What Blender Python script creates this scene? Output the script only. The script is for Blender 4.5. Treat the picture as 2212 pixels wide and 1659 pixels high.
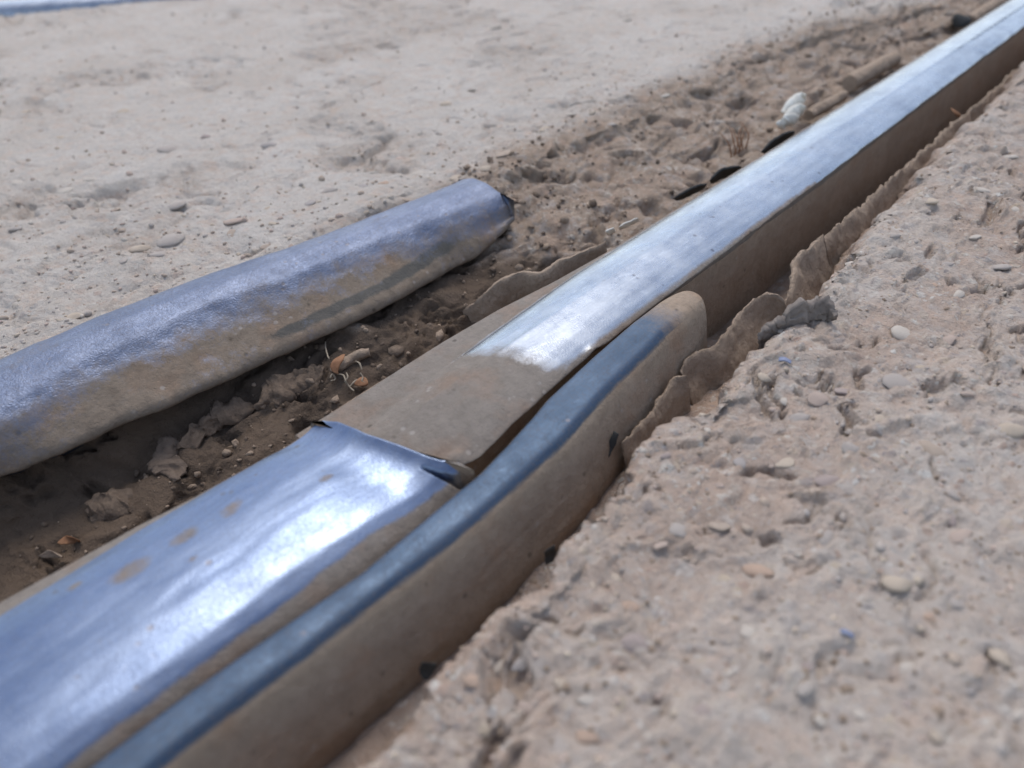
import bpy, math, random
import numpy as np
from mathutils import Vector, Matrix, Euler

# ------------------------------------------------------------------ scene, camera, light
for o in list(bpy.data.objects):
    bpy.data.objects.remove(o, do_unlink=True)
scene = bpy.context.scene
COL = scene.collection
random.seed(7)
RNG = np.random.default_rng(11)

CAM_H = 0.26                     # camera height above the rail heads (z = 0), world +Y runs along the rails
F_PX = 1650.0                    # focal length in units of a 2212 px wide picture
RM = np.array([[0.7302, -0.3856, 0.564], [0.681, 0.4776, -0.5551], [-0.0553, 0.7894, 0.6114]])
cam_d = bpy.data.cameras.new('camera')
cam = bpy.data.objects.new('camera', cam_d)
COL.objects.link(cam)
cam_d.sensor_width = 36.0
cam_d.lens = F_PX / 2212.0 * 36.0
cam_d.clip_start = 0.01
cam_d.clip_end = 500.0
m3 = Matrix([list(r) for r in RM]).to_quaternion().to_matrix()
cam.matrix_world = Matrix.Translation((0, 0, CAM_H)) @ m3.to_4x4()
cam_d.dof.use_dof = True
cam_d.dof.focus_distance = 0.50
cam_d.dof.aperture_fstop = 4.8
scene.camera = cam

SUN_EL, SUN_ROT = math.radians(61), math.radians(-50)
world = bpy.data.worlds.new('World')
scene.world = world
world.use_nodes = True
wn = world.node_tree.nodes
wl = world.node_tree.links
bg = wn['Background']
sky = wn.new('ShaderNodeTexSky')
sky.sky_type = 'NISHITA'
sky.sun_disc = False
sky.sun_elevation = SUN_EL
sky.sun_rotation = SUN_ROT
sky.air_density = 1.0
sky.dust_density = 1.2
sky.ozone_density = 1.0
bw = wn.new('ShaderNodeRGBToBW')          # thin cloud over the whole sky: part of the blue is washed out
wl.new(sky.outputs['Color'], bw.inputs[0])
wm = wn.new('ShaderNodeMix')
wm.data_type = 'RGBA'
wm.inputs[0].default_value = 0.42
wl.new(sky.outputs['Color'], wm.inputs[6])
wl.new(bw.outputs[0], wm.inputs[7])
wl.new(wm.outputs[2], bg.inputs['Color'])
bg.inputs['Strength'].default_value = 0.15
sun_d = bpy.data.lights.new('sun', 'SUN')
sun_d.energy = 0.8
sun_d.angle = math.radians(28)
sun_d.color = (1.0, 0.92, 0.82)
sun = bpy.data.objects.new('sun', sun_d)
COL.objects.link(sun)
sdir = Vector((math.sin(SUN_ROT) * math.cos(SUN_EL), math.cos(SUN_ROT) * math.cos(SUN_EL), math.sin(SUN_EL)))
sun.rotation_euler = sdir.to_track_quat('Z', 'Y').to_euler()
sun.location = sdir * 5
scene.render.engine = 'CYCLES'
scene.view_settings.view_transform = 'Standard'
scene.view_settings.look = 'None'
scene.view_settings.gamma = 1.0
scene.view_settings.exposure = 1.05
scene.view_settings.use_curve_mapping = False


def at(px, py, z=0.0):
    """picture point (2212 px wide picture) -> world point on the level z"""
    v = RM @ np.array([px - 1106.0, 829.5 - py, -F_PX])
    t = (z - CAM_H) / v[2]
    return Vector((v[0] * t, v[1] * t, z))


# ------------------------------------------------------------------ numpy noise
def _hash(ix, iy, iz, seed):
    h = (ix * 374761393 + iy * 668265263 + iz * 2147483647 + seed * 144665) & 0xFFFFFFFF
    h = ((h ^ (h >> 13)) * 1274126177) & 0xFFFFFFFF
    h = ((h ^ (h >> 15)) * 2246822519) & 0xFFFFFFFF
    return ((h ^ (h >> 16)) & 0xFFFFFF).astype(np.float32) / 16777215.0


def vnoise(x, y, z=None, seed=0):
    """value noise in -1..1"""
    if z is None:
        z = np.zeros_like(x)
    fx, fy, fz = np.floor(x), np.floor(y), np.floor(z)
    ix, iy, iz = fx.astype(np.int64), fy.astype(np.int64), fz.astype(np.int64)
    u, v, w = x - fx, y - fy, z - fz
    u = u * u * u * (u * (u * 6 - 15) + 10)
    v = v * v * v * (v * (v * 6 - 15) + 10)
    w = w * w * w * (w * (w * 6 - 15) + 10)
    res = 0
    for dz in (0, 1):
        wz = w if dz else 1 - w
        if dz and not np.any(w):
            continue
        for dy in (0, 1):
            wy = v if dy else 1 - v
            for dx in (0, 1):
                wx = u if dx else 1 - u
                res = res + _hash(ix + dx, iy + dy, iz + dz, seed) * (wx * wy * wz)
    return res * 2 - 1


def fbm(x, y, z=None, seed=0, octv=4, gain=0.5):
    a, s, n = 1.0, 0, 0
    f = 1.0
    x, y = 0.819 * x - 0.574 * y, 0.574 * x + 0.819 * y
    if z is not None:
        x, z = 0.866 * x - 0.5 * z, 0.5 * x + 0.866 * z
    for k in range(octv):
        x, y = 0.788 * x - 0.616 * y, 0.616 * x + 0.788 * y
        s = s + a * vnoise(x * f + 17.3 * k, y * f - 9.1 * k, None if z is None else z * f + 3.7 * k, seed + k)
        n += a
        a *= gain
        f *= 2.03
    return s / n


def worley(x, y, seed=0):
    """distance to the nearest random point (cell size 1) and that cell's random value"""
    ix, iy = np.floor(x).astype(np.int64), np.floor(y).astype(np.int64)
    best = np.full(x.shape, 9.0, dtype=np.float32)
    val = np.zeros(x.shape, dtype=np.float32)
    zz = np.zeros_like(ix)
    for dy in (-1, 0, 1):
        for dx in (-1, 0, 1):
            cx, cy = ix + dx, iy + dy
            px = cx + _hash(cx, cy, zz, seed + 1)
            py = cy + _hash(cx, cy, zz, seed + 2)
            d = np.sqrt((px - x) ** 2 + (py - y) ** 2)
            m = d < best
            best = np.where(m, d, best)
            val = np.where(m, _hash(cx, cy, zz, seed + 3), val)
    return best, val


def sstep(a, b, x):
    t = np.clip((x - a) / (b - a), 0, 1)
    return t * t * (3 - 2 * t)


# ------------------------------------------------------------------ object helpers
def tag(o, label=None, cat=None, group=None, kind=None):
    if label: o['label'] = label
    if cat: o['category'] = cat
    if group: o['group'] = group
    if kind: o['kind'] = kind
    return o


def link_mesh(name, me, mat=None, parent=None, smooth=True):
    if mat: me.materials.append(mat)
    if smooth:
        me.polygons.foreach_set('use_smooth', np.array([p.loop_total != 3 for p in me.polygons] if len(me.polygons) < 90000 else np.ones(len(me.polygons), dtype=bool)))
    o = bpy.data.objects.new(name, me)
    COL.objects.link(o)
    if parent: o.parent = parent
    return o


def grid_mesh(name, P, closed=False, attrs=None, caps=False):
    """P: (rows, cols, 3) -> quad mesh; closed wraps the columns; caps closes the two end rows"""
    n, m = P.shape[:2]
    idx = np.arange(n * m).reshape(n, m)
    if closed:
        idx2 = np.concatenate([idx, idx[:, :1]], axis=1)
    else:
        idx2 = idx
    q = np.stack([idx2[:-1, :-1], idx2[:-1, 1:], idx2[1:, 1:], idx2[1:, :-1]], axis=-1).reshape(-1, 4)
    me = bpy.data.meshes.new(name)
    nf = len(q)
    ncap = 2 * m if caps else 0
    extra = np.stack([P[0].mean(0), P[-1].mean(0)]) if caps else np.zeros((0, 3))
    me.vertices.add(n * m + len(extra))
    me.vertices.foreach_set('co', np.concatenate([P.reshape(-1, 3), extra]).reshape(-1).astype(np.float32))
    loops = q.reshape(-1)
    starts = np.arange(nf) * 4
    if caps:
        c0, c1 = np.full(m, n * m), np.full(m, n * m + 1)
        t0 = np.stack([np.roll(idx[0], -1), idx[0], c0], -1)
        t1 = np.stack([idx[-1], np.roll(idx[-1], -1), c1], -1)
        loops = np.concatenate([loops, t0.reshape(-1), t1.reshape(-1)])
        starts = np.concatenate([starts, nf * 4 + 3 * np.arange(2 * m)])
    me.loops.add(len(loops))
    me.loops.foreach_set('vertex_index', loops.astype(np.int32))
    me.polygons.add(nf + ncap)
    me.polygons.foreach_set('loop_start', starts.astype(np.int32))
    me.update(calc_edges=True)
    me.validate()
    for k, a in (attrs or {}).items():
        at_ = me.attributes.new(k, 'FLOAT', 'POINT')
        at_.data.foreach_set('value', np.concatenate([a.reshape(-1), np.full(len(extra), 1.0 if k == 'dirt' else 0.0)]).astype(np.float32))
    return me


def grid_normals(P):
    du = np.gradient(P, axis=0)
    dv = np.gradient(P, axis=1)
    n = np.cross(dv, du)
    n /= np.maximum(np.linalg.norm(n, axis=-1, keepdims=True), 1e-12)
    return n


def resample(xs, zs, m):
    """polyline -> m points evenly along it"""
    d = np.concatenate([[0], np.cumsum(np.hypot(np.diff(xs), np.diff(zs)))])
    t = np.linspace(0, d[-1], m)
    return np.interp(t, d, xs), np.interp(t, d, zs)


def catmull(pts, n):
    p = [Vector(q) for q in pts]
    p = [p[0] * 2 - p[1]] + p + [p[-1] * 2 - p[-2]]
    out = []
    segs = len(p) - 3
    for k in range(n):
        s = k / (n - 1) * segs
        i = min(int(s), segs - 1)
        t = s - i
        a, b, c, d = p[i:i + 4]
        out.append(0.5 * ((2 * b) + (c - a) * t + (2 * a - 5 * b + 4 * c - d) * t * t + (3 * b - a - 3 * c + d) * t ** 3))
    return out


# ------------------------------------------------------------------ materials
def new_mat(name):
    m = bpy.data.materials.new(name)
    m.use_nodes = True
    nt = m.node_tree
    for n in list(nt.nodes):
        if n.type != 'OUTPUT_MATERIAL': nt.nodes.remove(n)
    return m, nt, nt.nodes['Material Output']


class NT:
    def __init__(self, nt):
        self.nt = nt
        self.co = nt.nodes.new('ShaderNodeTexCoord').outputs['Object']

    def n(self, t, **kw):
        nd = self.nt.nodes.new(t)
        for k, v in kw.items():
            if k.startswith('i_'):
                nd.inputs[k[2:].replace('_', ' ')].default_value = v
            else:
                setattr(nd, k, v)
        return nd

    def l(self, a, b):
        self.nt.links.new(a, b)

    def noise(self, scale, detail=4, rough=0.55, dist=0.0, vec=None, w=0.0):
        nd = self.n('ShaderNodeTexNoise')
        src = vec or self.co
        if w:
            ad = self.n('ShaderNodeVectorMath', operation='ADD')
            self.l(src, ad.inputs[0])
            ad.inputs[1].default_value = (w * 1.37, -w * 0.83, w * 2.11)
            src = ad.outputs[0]
        nd.inputs['Scale'].default_value = scale
        nd.inputs['Detail'].default_value = detail
        nd.inputs['Roughness'].default_value = rough
        nd.inputs['Distortion'].default_value = dist
        self.l(src, nd.inputs['Vector'])
        return nd.outputs['Fac']

    def voro(self, scale, vec=None, feature='F1'):
        nd = self.n('ShaderNodeTexVoronoi', feature=feature)
        nd.inputs['Scale'].default_value = scale
        self.l(vec or self.co, nd.inputs['Vector'])
        return nd

    def ramp(self, src, p0, p1, c0=(0, 0, 0, 1), c1=(1, 1, 1, 1)):
        nd = self.n('ShaderNodeValToRGB')
        e = nd.color_ramp.elements
        e[0].position, e[1].position = p0, p1
        e[0].color, e[1].color = c0, c1
        self.l(src, nd.inputs['Fac'])
        return nd.outputs['Color']

    def math(self, op, a, b=None, clamp=False):
        nd = self.n('ShaderNodeMath', operation=op, use_clamp=clamp)
        for i, v in enumerate((a, b)):
            if v is None: continue
            if isinstance(v, (int, float)): nd.inputs[i].default_value = v
            else: self.l(v, nd.inputs[i])
        return nd.outputs[0]

    def mix(self, fac, a, b, blend='MIX'):
        nd = self.n('ShaderNodeMix', data_type='RGBA', blend_type=blend)
        for s, v in ((nd.inputs[0], fac), (nd.inputs[6], a), (nd.inputs[7], b)):
            if isinstance(v, (int, float)): s.default_value = v
            elif isinstance(v, tuple): s.default_value = v if len(v) == 4 else v + (1,)
            else: self.l(v, s)
        return nd.outputs[2]

    def attr(self, name):
        return self.n('ShaderNodeAttribute', attribute_name=name).outputs['Fac']

    def mapping(self, scale):
        nd = self.n('ShaderNodeMapping')
        nd.inputs['Scale'].default_value = scale
        self.l(self.co, nd.inputs['Vector'])
        return nd.outputs['Vector']

    def bump(self, h, strength, dist, normal=None):
        nd = self.n('ShaderNodeBump')
        nd.inputs['Strength'].default_value = strength
        nd.inputs['Distance'].default_value = dist
        self.l(h, nd.inputs['Height'])
        if normal: self.l(normal, nd.inputs['Normal'])
        return nd.outputs['Normal']

    def bsdf(self, col, rough, metal=0.0, normal=None, spec=0.3):
        nd = self.n('ShaderNodeBsdfPrincipled')
        for s, v in (('Base Color', col), ('Roughness', rough), ('Metallic', metal)):
            if isinstance(v, (int, float)): nd.inputs[s].default_value = v
            elif isinstance(v, tuple): nd.inputs[s].default_value = v if len(v) == 4 else v + (1,)
            else: self.l(v, nd.inputs[s])
        nd.inputs['Specular IOR Level'].default_value = spec
        if normal: self.l(normal, nd.inputs['Normal'])
        return nd.outputs[0]


def ground_material(name, pale, mid, soil_c, speck=0.35):
    """trodden ground: tone drifts at several scales, aggregate of many tints set flush, fine grit; 'soil' and 'damp' come from the mesh"""
    m, nt, out = new_mat(name)
    g = NT(nt)
    soil, damp_shade = g.attr('soil'), g.attr('damp_shade')
    big = g.noise(9, 5, 0.6)
    med = g.noise(45, 5, 0.65, w=2.0)
    grit = g.noise(240, 5, 0.75, w=1.0)
    fine = g.noise(700, 3, 0.7, w=4.0)
    c = g.mix(g.ramp(big, 0.35, 0.65), pale, mid)
    sc = g.mix(g.ramp(g.noise(60, 5, 0.65, w=6.0), 0.3, 0.7), soil_c, tuple(v * 0.82 for v in soil_c))
    sc = g.mix(g.math('MULTIPLY', g.ramp(g.noise(26, 4, 0.6, w=5.0), 0.5, 0.72), 0.4), sc, (0.36, 0.235, 0.165))
    sm = g.ramp(g.math('ADD', soil, g.math('MULTIPLY', g.math('SUBTRACT', med, 0.5), 0.8)), 0.15, 0.85)
    c = g.mix(sm, c, sc)
    c = g.mix(g.math('MULTIPLY', g.ramp(g.noise(75, 4, 0.65, w=31.0), 0.50, 0.64), 0.42), c, (0.52, 0.375, 0.285))
    c = g.mix(g.math('MULTIPLY', g.ramp(g.noise(62, 4, 0.65, w=37.0), 0.52, 0.66), 0.45), c, (0.40, 0.385, 0.37))
    c = g.mix(g.math('MULTIPLY', g.ramp(g.noise(110, 4, 0.65, w=41.0), 0.57, 0.68), 0.45), c, (0.62, 0.57, 0.50))
    # flush aggregate, two sizes, warped outlines
    wv = g.n('ShaderNodeTexNoise')
    wv.inputs['Scale'].default_value = 130
    g.l(g.co, wv.inputs['Vector'])
    wa = g.n('ShaderNodeMix', data_type='VECTOR')
    wa.inputs[0].default_value = 0.008
    g.l(g.co, wa.inputs[4])
    g.l(wv.outputs['Color'], wa.inputs[5])
    hs = None
    for sc_, lo, hi, w in ((130, 0.26, 0.42, 8.0), (290, 0.26, 0.44, 11.0)):
        v1 = g.voro(sc_, vec=wa.outputs[1])
        sep = g.n('ShaderNodeSeparateColor')
        g.l(v1.outputs['Color'], sep.inputs[0])
        rp = g.n('ShaderNodeValToRGB')
        rp.color_ramp.interpolation = 'CONSTANT'
        el = rp.color_ramp.elements
        cols = [(0.47, 0.40, 0.33), (0.36, 0.33, 0.31), (0.55, 0.51, 0.45), (0.42, 0.31, 0.25), (0.31, 0.27, 0.255), (0.50, 0.41, 0.31), (0.40, 0.34, 0.29), (0.60, 0.57, 0.52)]
        el[0].position, el[0].color = 0.0, cols[0] + (1,)
        el[1].position, el[1].color = 0.125, cols[1] + (1,)
        for q in range(2, 8):
            e_ = el.new(q * 0.125)
            e_.color = cols[q] + (1,)
        g.l(sep.outputs[0], rp.inputs['Fac'])
        ins = g.ramp(v1.outputs['Distance'], lo, hi, (1, 1, 1, 1), (0, 0, 0, 1))
        sel = g.math('MULTIPLY', g.math('MULTIPLY', ins, g.ramp(g.noise(30, 4, 0.65, w=w), 0.40, 0.62)), g.ramp(sep.outputs[1], 0.35, 0.5))
        c = g.mix(g.math('MULTIPLY', sel, speck), c, rp.outputs['Color'])
        hs = sel if hs is None else g.math('ADD', hs, g.math('MULTIPLY', sel, 0.5))
    c = g.mix(g.math('MULTIPLY', g.ramp(grit, 0.35, 0.75), 0.30), c, g.mix(0.6, c, (0.10, 0.08, 0.062)))
    c = g.mix(g.math('MULTIPLY', g.ramp(fine, 0.5, 0.8), 0.22), c, (0.62, 0.57, 0.50))
    # trench shade painted into the soil colour, together with damp mud
    dm = g.ramp(g.math('ADD', damp_shade, g.math('MULTIPLY', g.math('SUBTRACT', med, 0.5), 0.9)), 0.25, 0.8)
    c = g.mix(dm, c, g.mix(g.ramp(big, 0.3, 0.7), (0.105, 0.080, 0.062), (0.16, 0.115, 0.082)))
    hgt = g.math('ADD', g.math('MULTIPLY', grit, 1.0), g.math('MULTIPLY', fine, 0.3))
    hgt = g.math('ADD', hgt, g.math('MULTIPLY', hs, 0.22))
    hgt = g.math('ADD', hgt, g.math('MULTIPLY', g.noise(95, 4, 0.6, w=13.0), 0.8))
    nrm = g.bump(hgt, 1.0, 0.0035)
    nt.links.new(g.bsdf(c, 0.95, 0, nrm, 0.12), out.inputs['Surface'])
    return m


def steel_material(name, steel, steel2, rough, dust, dust2, k=0.9, grit=0.2, scaly=0.0, rust=0.3, film=0.25, soft=0.16):
    """worn steel; the vertex value 'dirt' (0 bare .. 1 caked) says where dust sticks"""
    m, nt, out = new_mat(name)
    g = NT(nt)
    dirt = g.attr('dirt')
    st = g.mapping((55, 12, 55))               # streaks along the rail
    n1 = g.noise(1.0, 5, 0.65, vec=st)
    n2 = g.noise(620, 4, 0.7, w=2.0)
    n3 = g.noise(75, 6, 0.7, w=5.0)
    cells = g.voro(900)
    sv = g.mapping((1500, 45, 1500))
    scr = g.noise(1.0, 3, 0.6, vec=sv)
    fl = g.noise(1.0, 4, 0.7, vec=g.mapping((420, 150, 420)), w=6.0)
    col = g.mix(g.ramp(n1, 0.35, 0.68), steel, steel2)
    col = g.mix(g.math('MULTIPLY', g.ramp(n2, 0.45, 0.75), 0.3), col, tuple(v * 0.6 for v in steel))
    col = g.mix(g.math('MULTIPLY', g.ramp(fl, 0.55, 0.72), 0.25), col, tuple(min(1, v * 1.5) for v in steel2))
    col = g.mix(g.math('MULTIPLY', g.ramp(scr, 0.5, 0.7), 0.22), col, tuple(v * 0.5 for v in steel))
    # small dark dints
    v2 = g.voro(110)
    dint = g.math('MULTIPLY', g.ramp(v2.outputs['Distance'], 0.13, 0.2, (1, 1, 1, 1), (0, 0, 0, 1)),
                  g.ramp(g.noise(52, 2, 0.5, w=9.0), 0.56, 0.62))
    col = g.mix(g.math('MULTIPLY', dint, 0.75), col, (0.13, 0.13, 0.15))
    r = g.math('ADD', rough - 0.1, g.math('MULTIPLY', g.ramp(n2, 0.3, 0.75), 0.15))
    r = g.math('ADD', r, g.math('MULTIPLY', g.ramp(g.noise(60, 4, 0.6, w=14.0), 0.35, 0.7), 0.14))
    h = g.math('ADD', g.math('MULTIPLY', n2, 0.5), g.math('MULTIPLY', g.ramp(cells.outputs['Distance'], 0.0, 0.8), grit * 2))
    h = g.math('ADD', h, g.math('MULTIPLY', scr, 0.5))
    h = g.math('SUBTRACT', h, g.math('MULTIPLY', dint, 0.6))
    if scaly:
        h = g.math('ADD', h, g.math('MULTIPLY', g.noise(260, 6, 0.75, 0.6, w=3.3), scaly * 2.5))
    nrm = g.bump(h, 0.14 + 0.5 * scaly, 0.0004)
    metal = g.bsdf(col, r, 1.0, nrm, 0.5)
    # caked dust
    dc = g.mix(g.ramp(n3, 0.3, 0.7), dust, dust2)
    dc = g.mix(g.math('MULTIPLY', g.ramp(g.noise(30, 4, 0.6, w=7.0), 0.5, 0.7), rust), dc, (0.30, 0.155, 0.08))
    dc = g.mix(g.math('MULTIPLY', g.ramp(g.noise(190, 5, 0.75, w=21.0), 0.45, 0.75), 0.4), dc, tuple(v * 0.5 for v in dust2))
    dc = g.mix(g.math('MULTIPLY', g.ramp(g.noise(16, 4, 0.6, w=23.0), 0.45, 0.7), 0.2), dc, tuple(v * 0.62 for v in dust2))
    v3 = g.voro(95)
    spot = g.math('MULTIPLY', g.ramp(v3.outputs['Distance'], 0.08, 0.2, (1, 1, 1, 1), (0, 0, 0, 1)),
                  g.ramp(g.noise(40, 2, 0.5, w=12.0), 0.575, 0.62))
    dc = g.mix(g.math('MULTIPLY', spot, 0.7), dc, tuple(v * 0.35 for v in dust2))
    v4 = g.voro(130)
    wsp = g.math('MULTIPLY', g.ramp(v4.outputs['Distance'], 0.14, 0.24, (1, 1, 1, 1), (0, 0, 0, 1)),
                 g.ramp(g.noise(45, 2, 0.5, w=15.0), 0.57, 0.62))
    dc = g.mix(g.math('MULTIPLY', wsp, 0.35), dc, (0.42, 0.39, 0.36))
    dn = g.bump(g.math('ADD', g.noise(220, 6, 0.72, w=1.5), g.math('MULTIPLY', n2, 0.3)), 0.9, 0.0018)
    gm = g.attr('grime')
    gm = g.ramp(g.math('ADD', gm, g.math('MULTIPLY', g.math('SUBTRACT', n3, 0.5), 0.9)), 0.35, 0.6)
    dc = g.mix(g.math('MULTIPLY', gm, 0.85), dc, (0.085, 0.083, 0.076))
    dusty = g.bsdf(dc, 0.93, 0.0, dn, 0.2)
    # where dust sits: vertex value broken up by noise, plus a thin film on the bare steel
    mk = g.math('ADD', dirt, g.math('MULTIPLY', g.math('SUBTRACT', n3, 0.5), k))
    mk = g.math('ADD', mk, g.math('MULTIPLY', g.math('SUBTRACT', n2, 0.5), k * 0.45))
    mask = g.ramp(mk, 0.5 - soft, 0.5 + soft)
    mask = g.math('MAXIMUM', mask, g.math('MULTIPLY', g.ramp(n2, 0.45, 0.8), film))
    ms = g.n('ShaderNodeMixShader')
    g.l(mask, ms.inputs[0])
    g.l(metal, ms.inputs[1])
    g.l(dusty, ms.inputs[2])
    g.l(ms.outputs[0], out.inputs['Surface'])
    return m


def plain_material(name, c0, c1, scale=120, rough=0.9, bump=0.5, dist=0.001, spec=0.2, streak=None):
    m, nt, out = new_mat(name)
    g = NT(nt)
    vec = g.mapping(streak) if streak else None
    f = g.noise(1.0 if streak else scale, 5, 0.65, vec=vec)
    c = g.mix(g.ramp(f, 0.3, 0.7), c0, c1)
    c = g.mix(g.math('MULTIPLY', g.ramp(g.noise(scale * 4, 3, 0.6, w=3.0), 0.5, 0.75), 0.4), c, tuple(v * 0.5 for v in c1))
    nrm = g.bump(g.noise(scale * 1.7, 6, 0.7, w=1.0), bump, dist)
    nt.links.new(g.bsdf(c, rough, 0, nrm, spec), out.inputs['Surface'])
    return m


M_GROUND = ground_material('dusty_ground', (0.545, 0.50, 0.45), (0.48, 0.425, 0.37), (0.36, 0.277, 0.21), speck=0.6)
M_APRON = ground_material('worn_concrete', (0.505, 0.445, 0.39), (0.475, 0.392, 0.328), (0.43, 0.32, 0.25), speck=1.0)
DUST, DUST2 = (0.245, 0.212, 0.182), (0.20, 0.172, 0.145)
M_NEAR = steel_material('polished_steel', (0.120, 0.158, 0.245), (0.175, 0.218, 0.305), 0.34, DUST, DUST2, 0.5, 0.3, film=0.18)
M_FAR = steel_material('bright_steel', (0.245, 0.275, 0.325), (0.41, 0.44, 0.48), 0.27, DUST, DUST2, 0.8, 0.25, film=0.12, soft=0.26)
M_WEB = steel_material('dusty_rail_side', (0.21, 0.25, 0.31), (0.3, 0.34, 0.4), 0.4, (0.40, 0.305, 0.225), (0.33, 0.245, 0.175), 0.4, 0.1, film=0.3)
M_BAR = steel_material('dull_blue_steel', (0.048, 0.072, 0.110), (0.066, 0.092, 0.135), 0.5, (0.34, 0.265, 0.20), (0.28, 0.212, 0.155), 0.4, 0.1, rust=0.35, film=0.2)
M_TONGUE = steel_material('violet_steel', (0.092, 0.115, 0.175), (0.145, 0.170, 0.235), 0.46, (0.235, 0.188, 0.145), (0.185, 0.145, 0.11), 1.1, 0.3, scaly=0.8, rust=0.22, film=0.4, soft=0.26)
M_MUD = plain_material('dried_mud', (0.37, 0.285, 0.215), (0.29, 0.218, 0.16), 130, 0.95, 1.0, 0.003)
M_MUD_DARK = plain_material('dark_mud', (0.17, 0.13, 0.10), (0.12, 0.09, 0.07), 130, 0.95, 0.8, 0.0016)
M_MUD_DAMP_SHADE = plain_material('damp_shaded_mud', (0.20, 0.148, 0.108), (0.14, 0.105, 0.08), 130, 0.9, 1.0, 0.003)  # trench mud, damp tone deepened by shade put into the colour
M_BLACK = plain_material('black_rubber_and_shade', (0.035, 0.036, 0.036), (0.06, 0.058, 0.054), 160, 0.7, 0.4, 0.0005)  # black of the rubber flaps, also paints shade in crevices by the rail
M_GREYRUB = plain_material('grey_fabric', (0.235, 0.20, 0.175), (0.14, 0.12, 0.105), 90, 0.9, 0.8, 0.001)
M_WHITE = plain_material('white_paper', (0.74, 0.71, 0.64), (0.62, 0.58, 0.50), 60, 0.7, 0.25, 0.0006)
M_LEAF = plain_material('dry_leaf', (0.20, 0.095, 0.05), (0.28, 0.15, 0.08), 200, 0.7, 0.4, 0.0004)
M_STRAW = plain_material('dry_straw', (0.30, 0.255, 0.195), (0.22, 0.18, 0.135), 300, 0.8, 0.4, 0.0003)
M_BLUE = plain_material('blue_plastic', (0.14, 0.165, 0.26), (0.24, 0.26, 0.33), 200, 0.5, 0.3, 0.0003)
M_BATTEN = plain_material('grey_concrete_bar', (0.40, 0.345, 0.285), (0.31, 0.26, 0.21), 90, 0.95, 0.6, 0.0015)

# ------------------------------------------------------------------ the ground to the left, its bank and the trench
FIELDS = {}


def I(y, ks, vs):
    return np.interp(y, ks, vs)


def rows_y():
    ys = [-0.13]
    while ys[-1] < 1.75:
        y = ys[-1]
        ys.append(y + 0.0012 + 0.0019 * max(y - 0.08, 0))
    far = [ys[-1] * (1.07 ** k) for k in range(1, 60)]
    near = [-0.13 - 0.01 * (1.25 ** k) for k in range(0, 36)]
    return np.array(sorted(near) + ys + far)


def warp(x, y, s, k, seed):
    return x + k * fbm(x / s, y / s, seed=seed, octv=2), y + k * fbm(x / s + 7.7, y / s + 3.1, seed=seed + 50, octv=2)


def rough_left(x, y):
    """height of the trodden ground left of the rails"""
    wx, wy = warp(x, y, 0.05, 0.03, 700)
    p = sstep(0.0, 0.40, fbm(wx / 0.15, wy / 0.15, seed=5, octv=4))
    z = 0.0035 * fbm(x / 0.35, y / 0.35, seed=1, octv=3)
    z = z + (0.0013 + 0.0048 * p) * fbm(wx / 0.022, wy / 0.022, seed=21, octv=5, gain=0.62)
    z = z - 0.0045 * p
    z = z - 0.0050 * sstep(0.30, 0.55, fbm(wx / 0.026, wy / 0.030, seed=31, octv=4)) * (0.45 + p)
    return z


KY = [-60, -0.05, 0.10, 0.22, 0.33, 0.40, 0.44, 0.52, 0.60, 0.72, 0.87, 1.05, 1.25, 1.5, 3, 80]
XC = [-0.47, -0.47, -0.465, -0.455, -0.45, -0.445, -0.45, -0.462, -0.452, -0.447, -0.452, -0.425, -0.36, -0.35, -0.35, -0.35]


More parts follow.
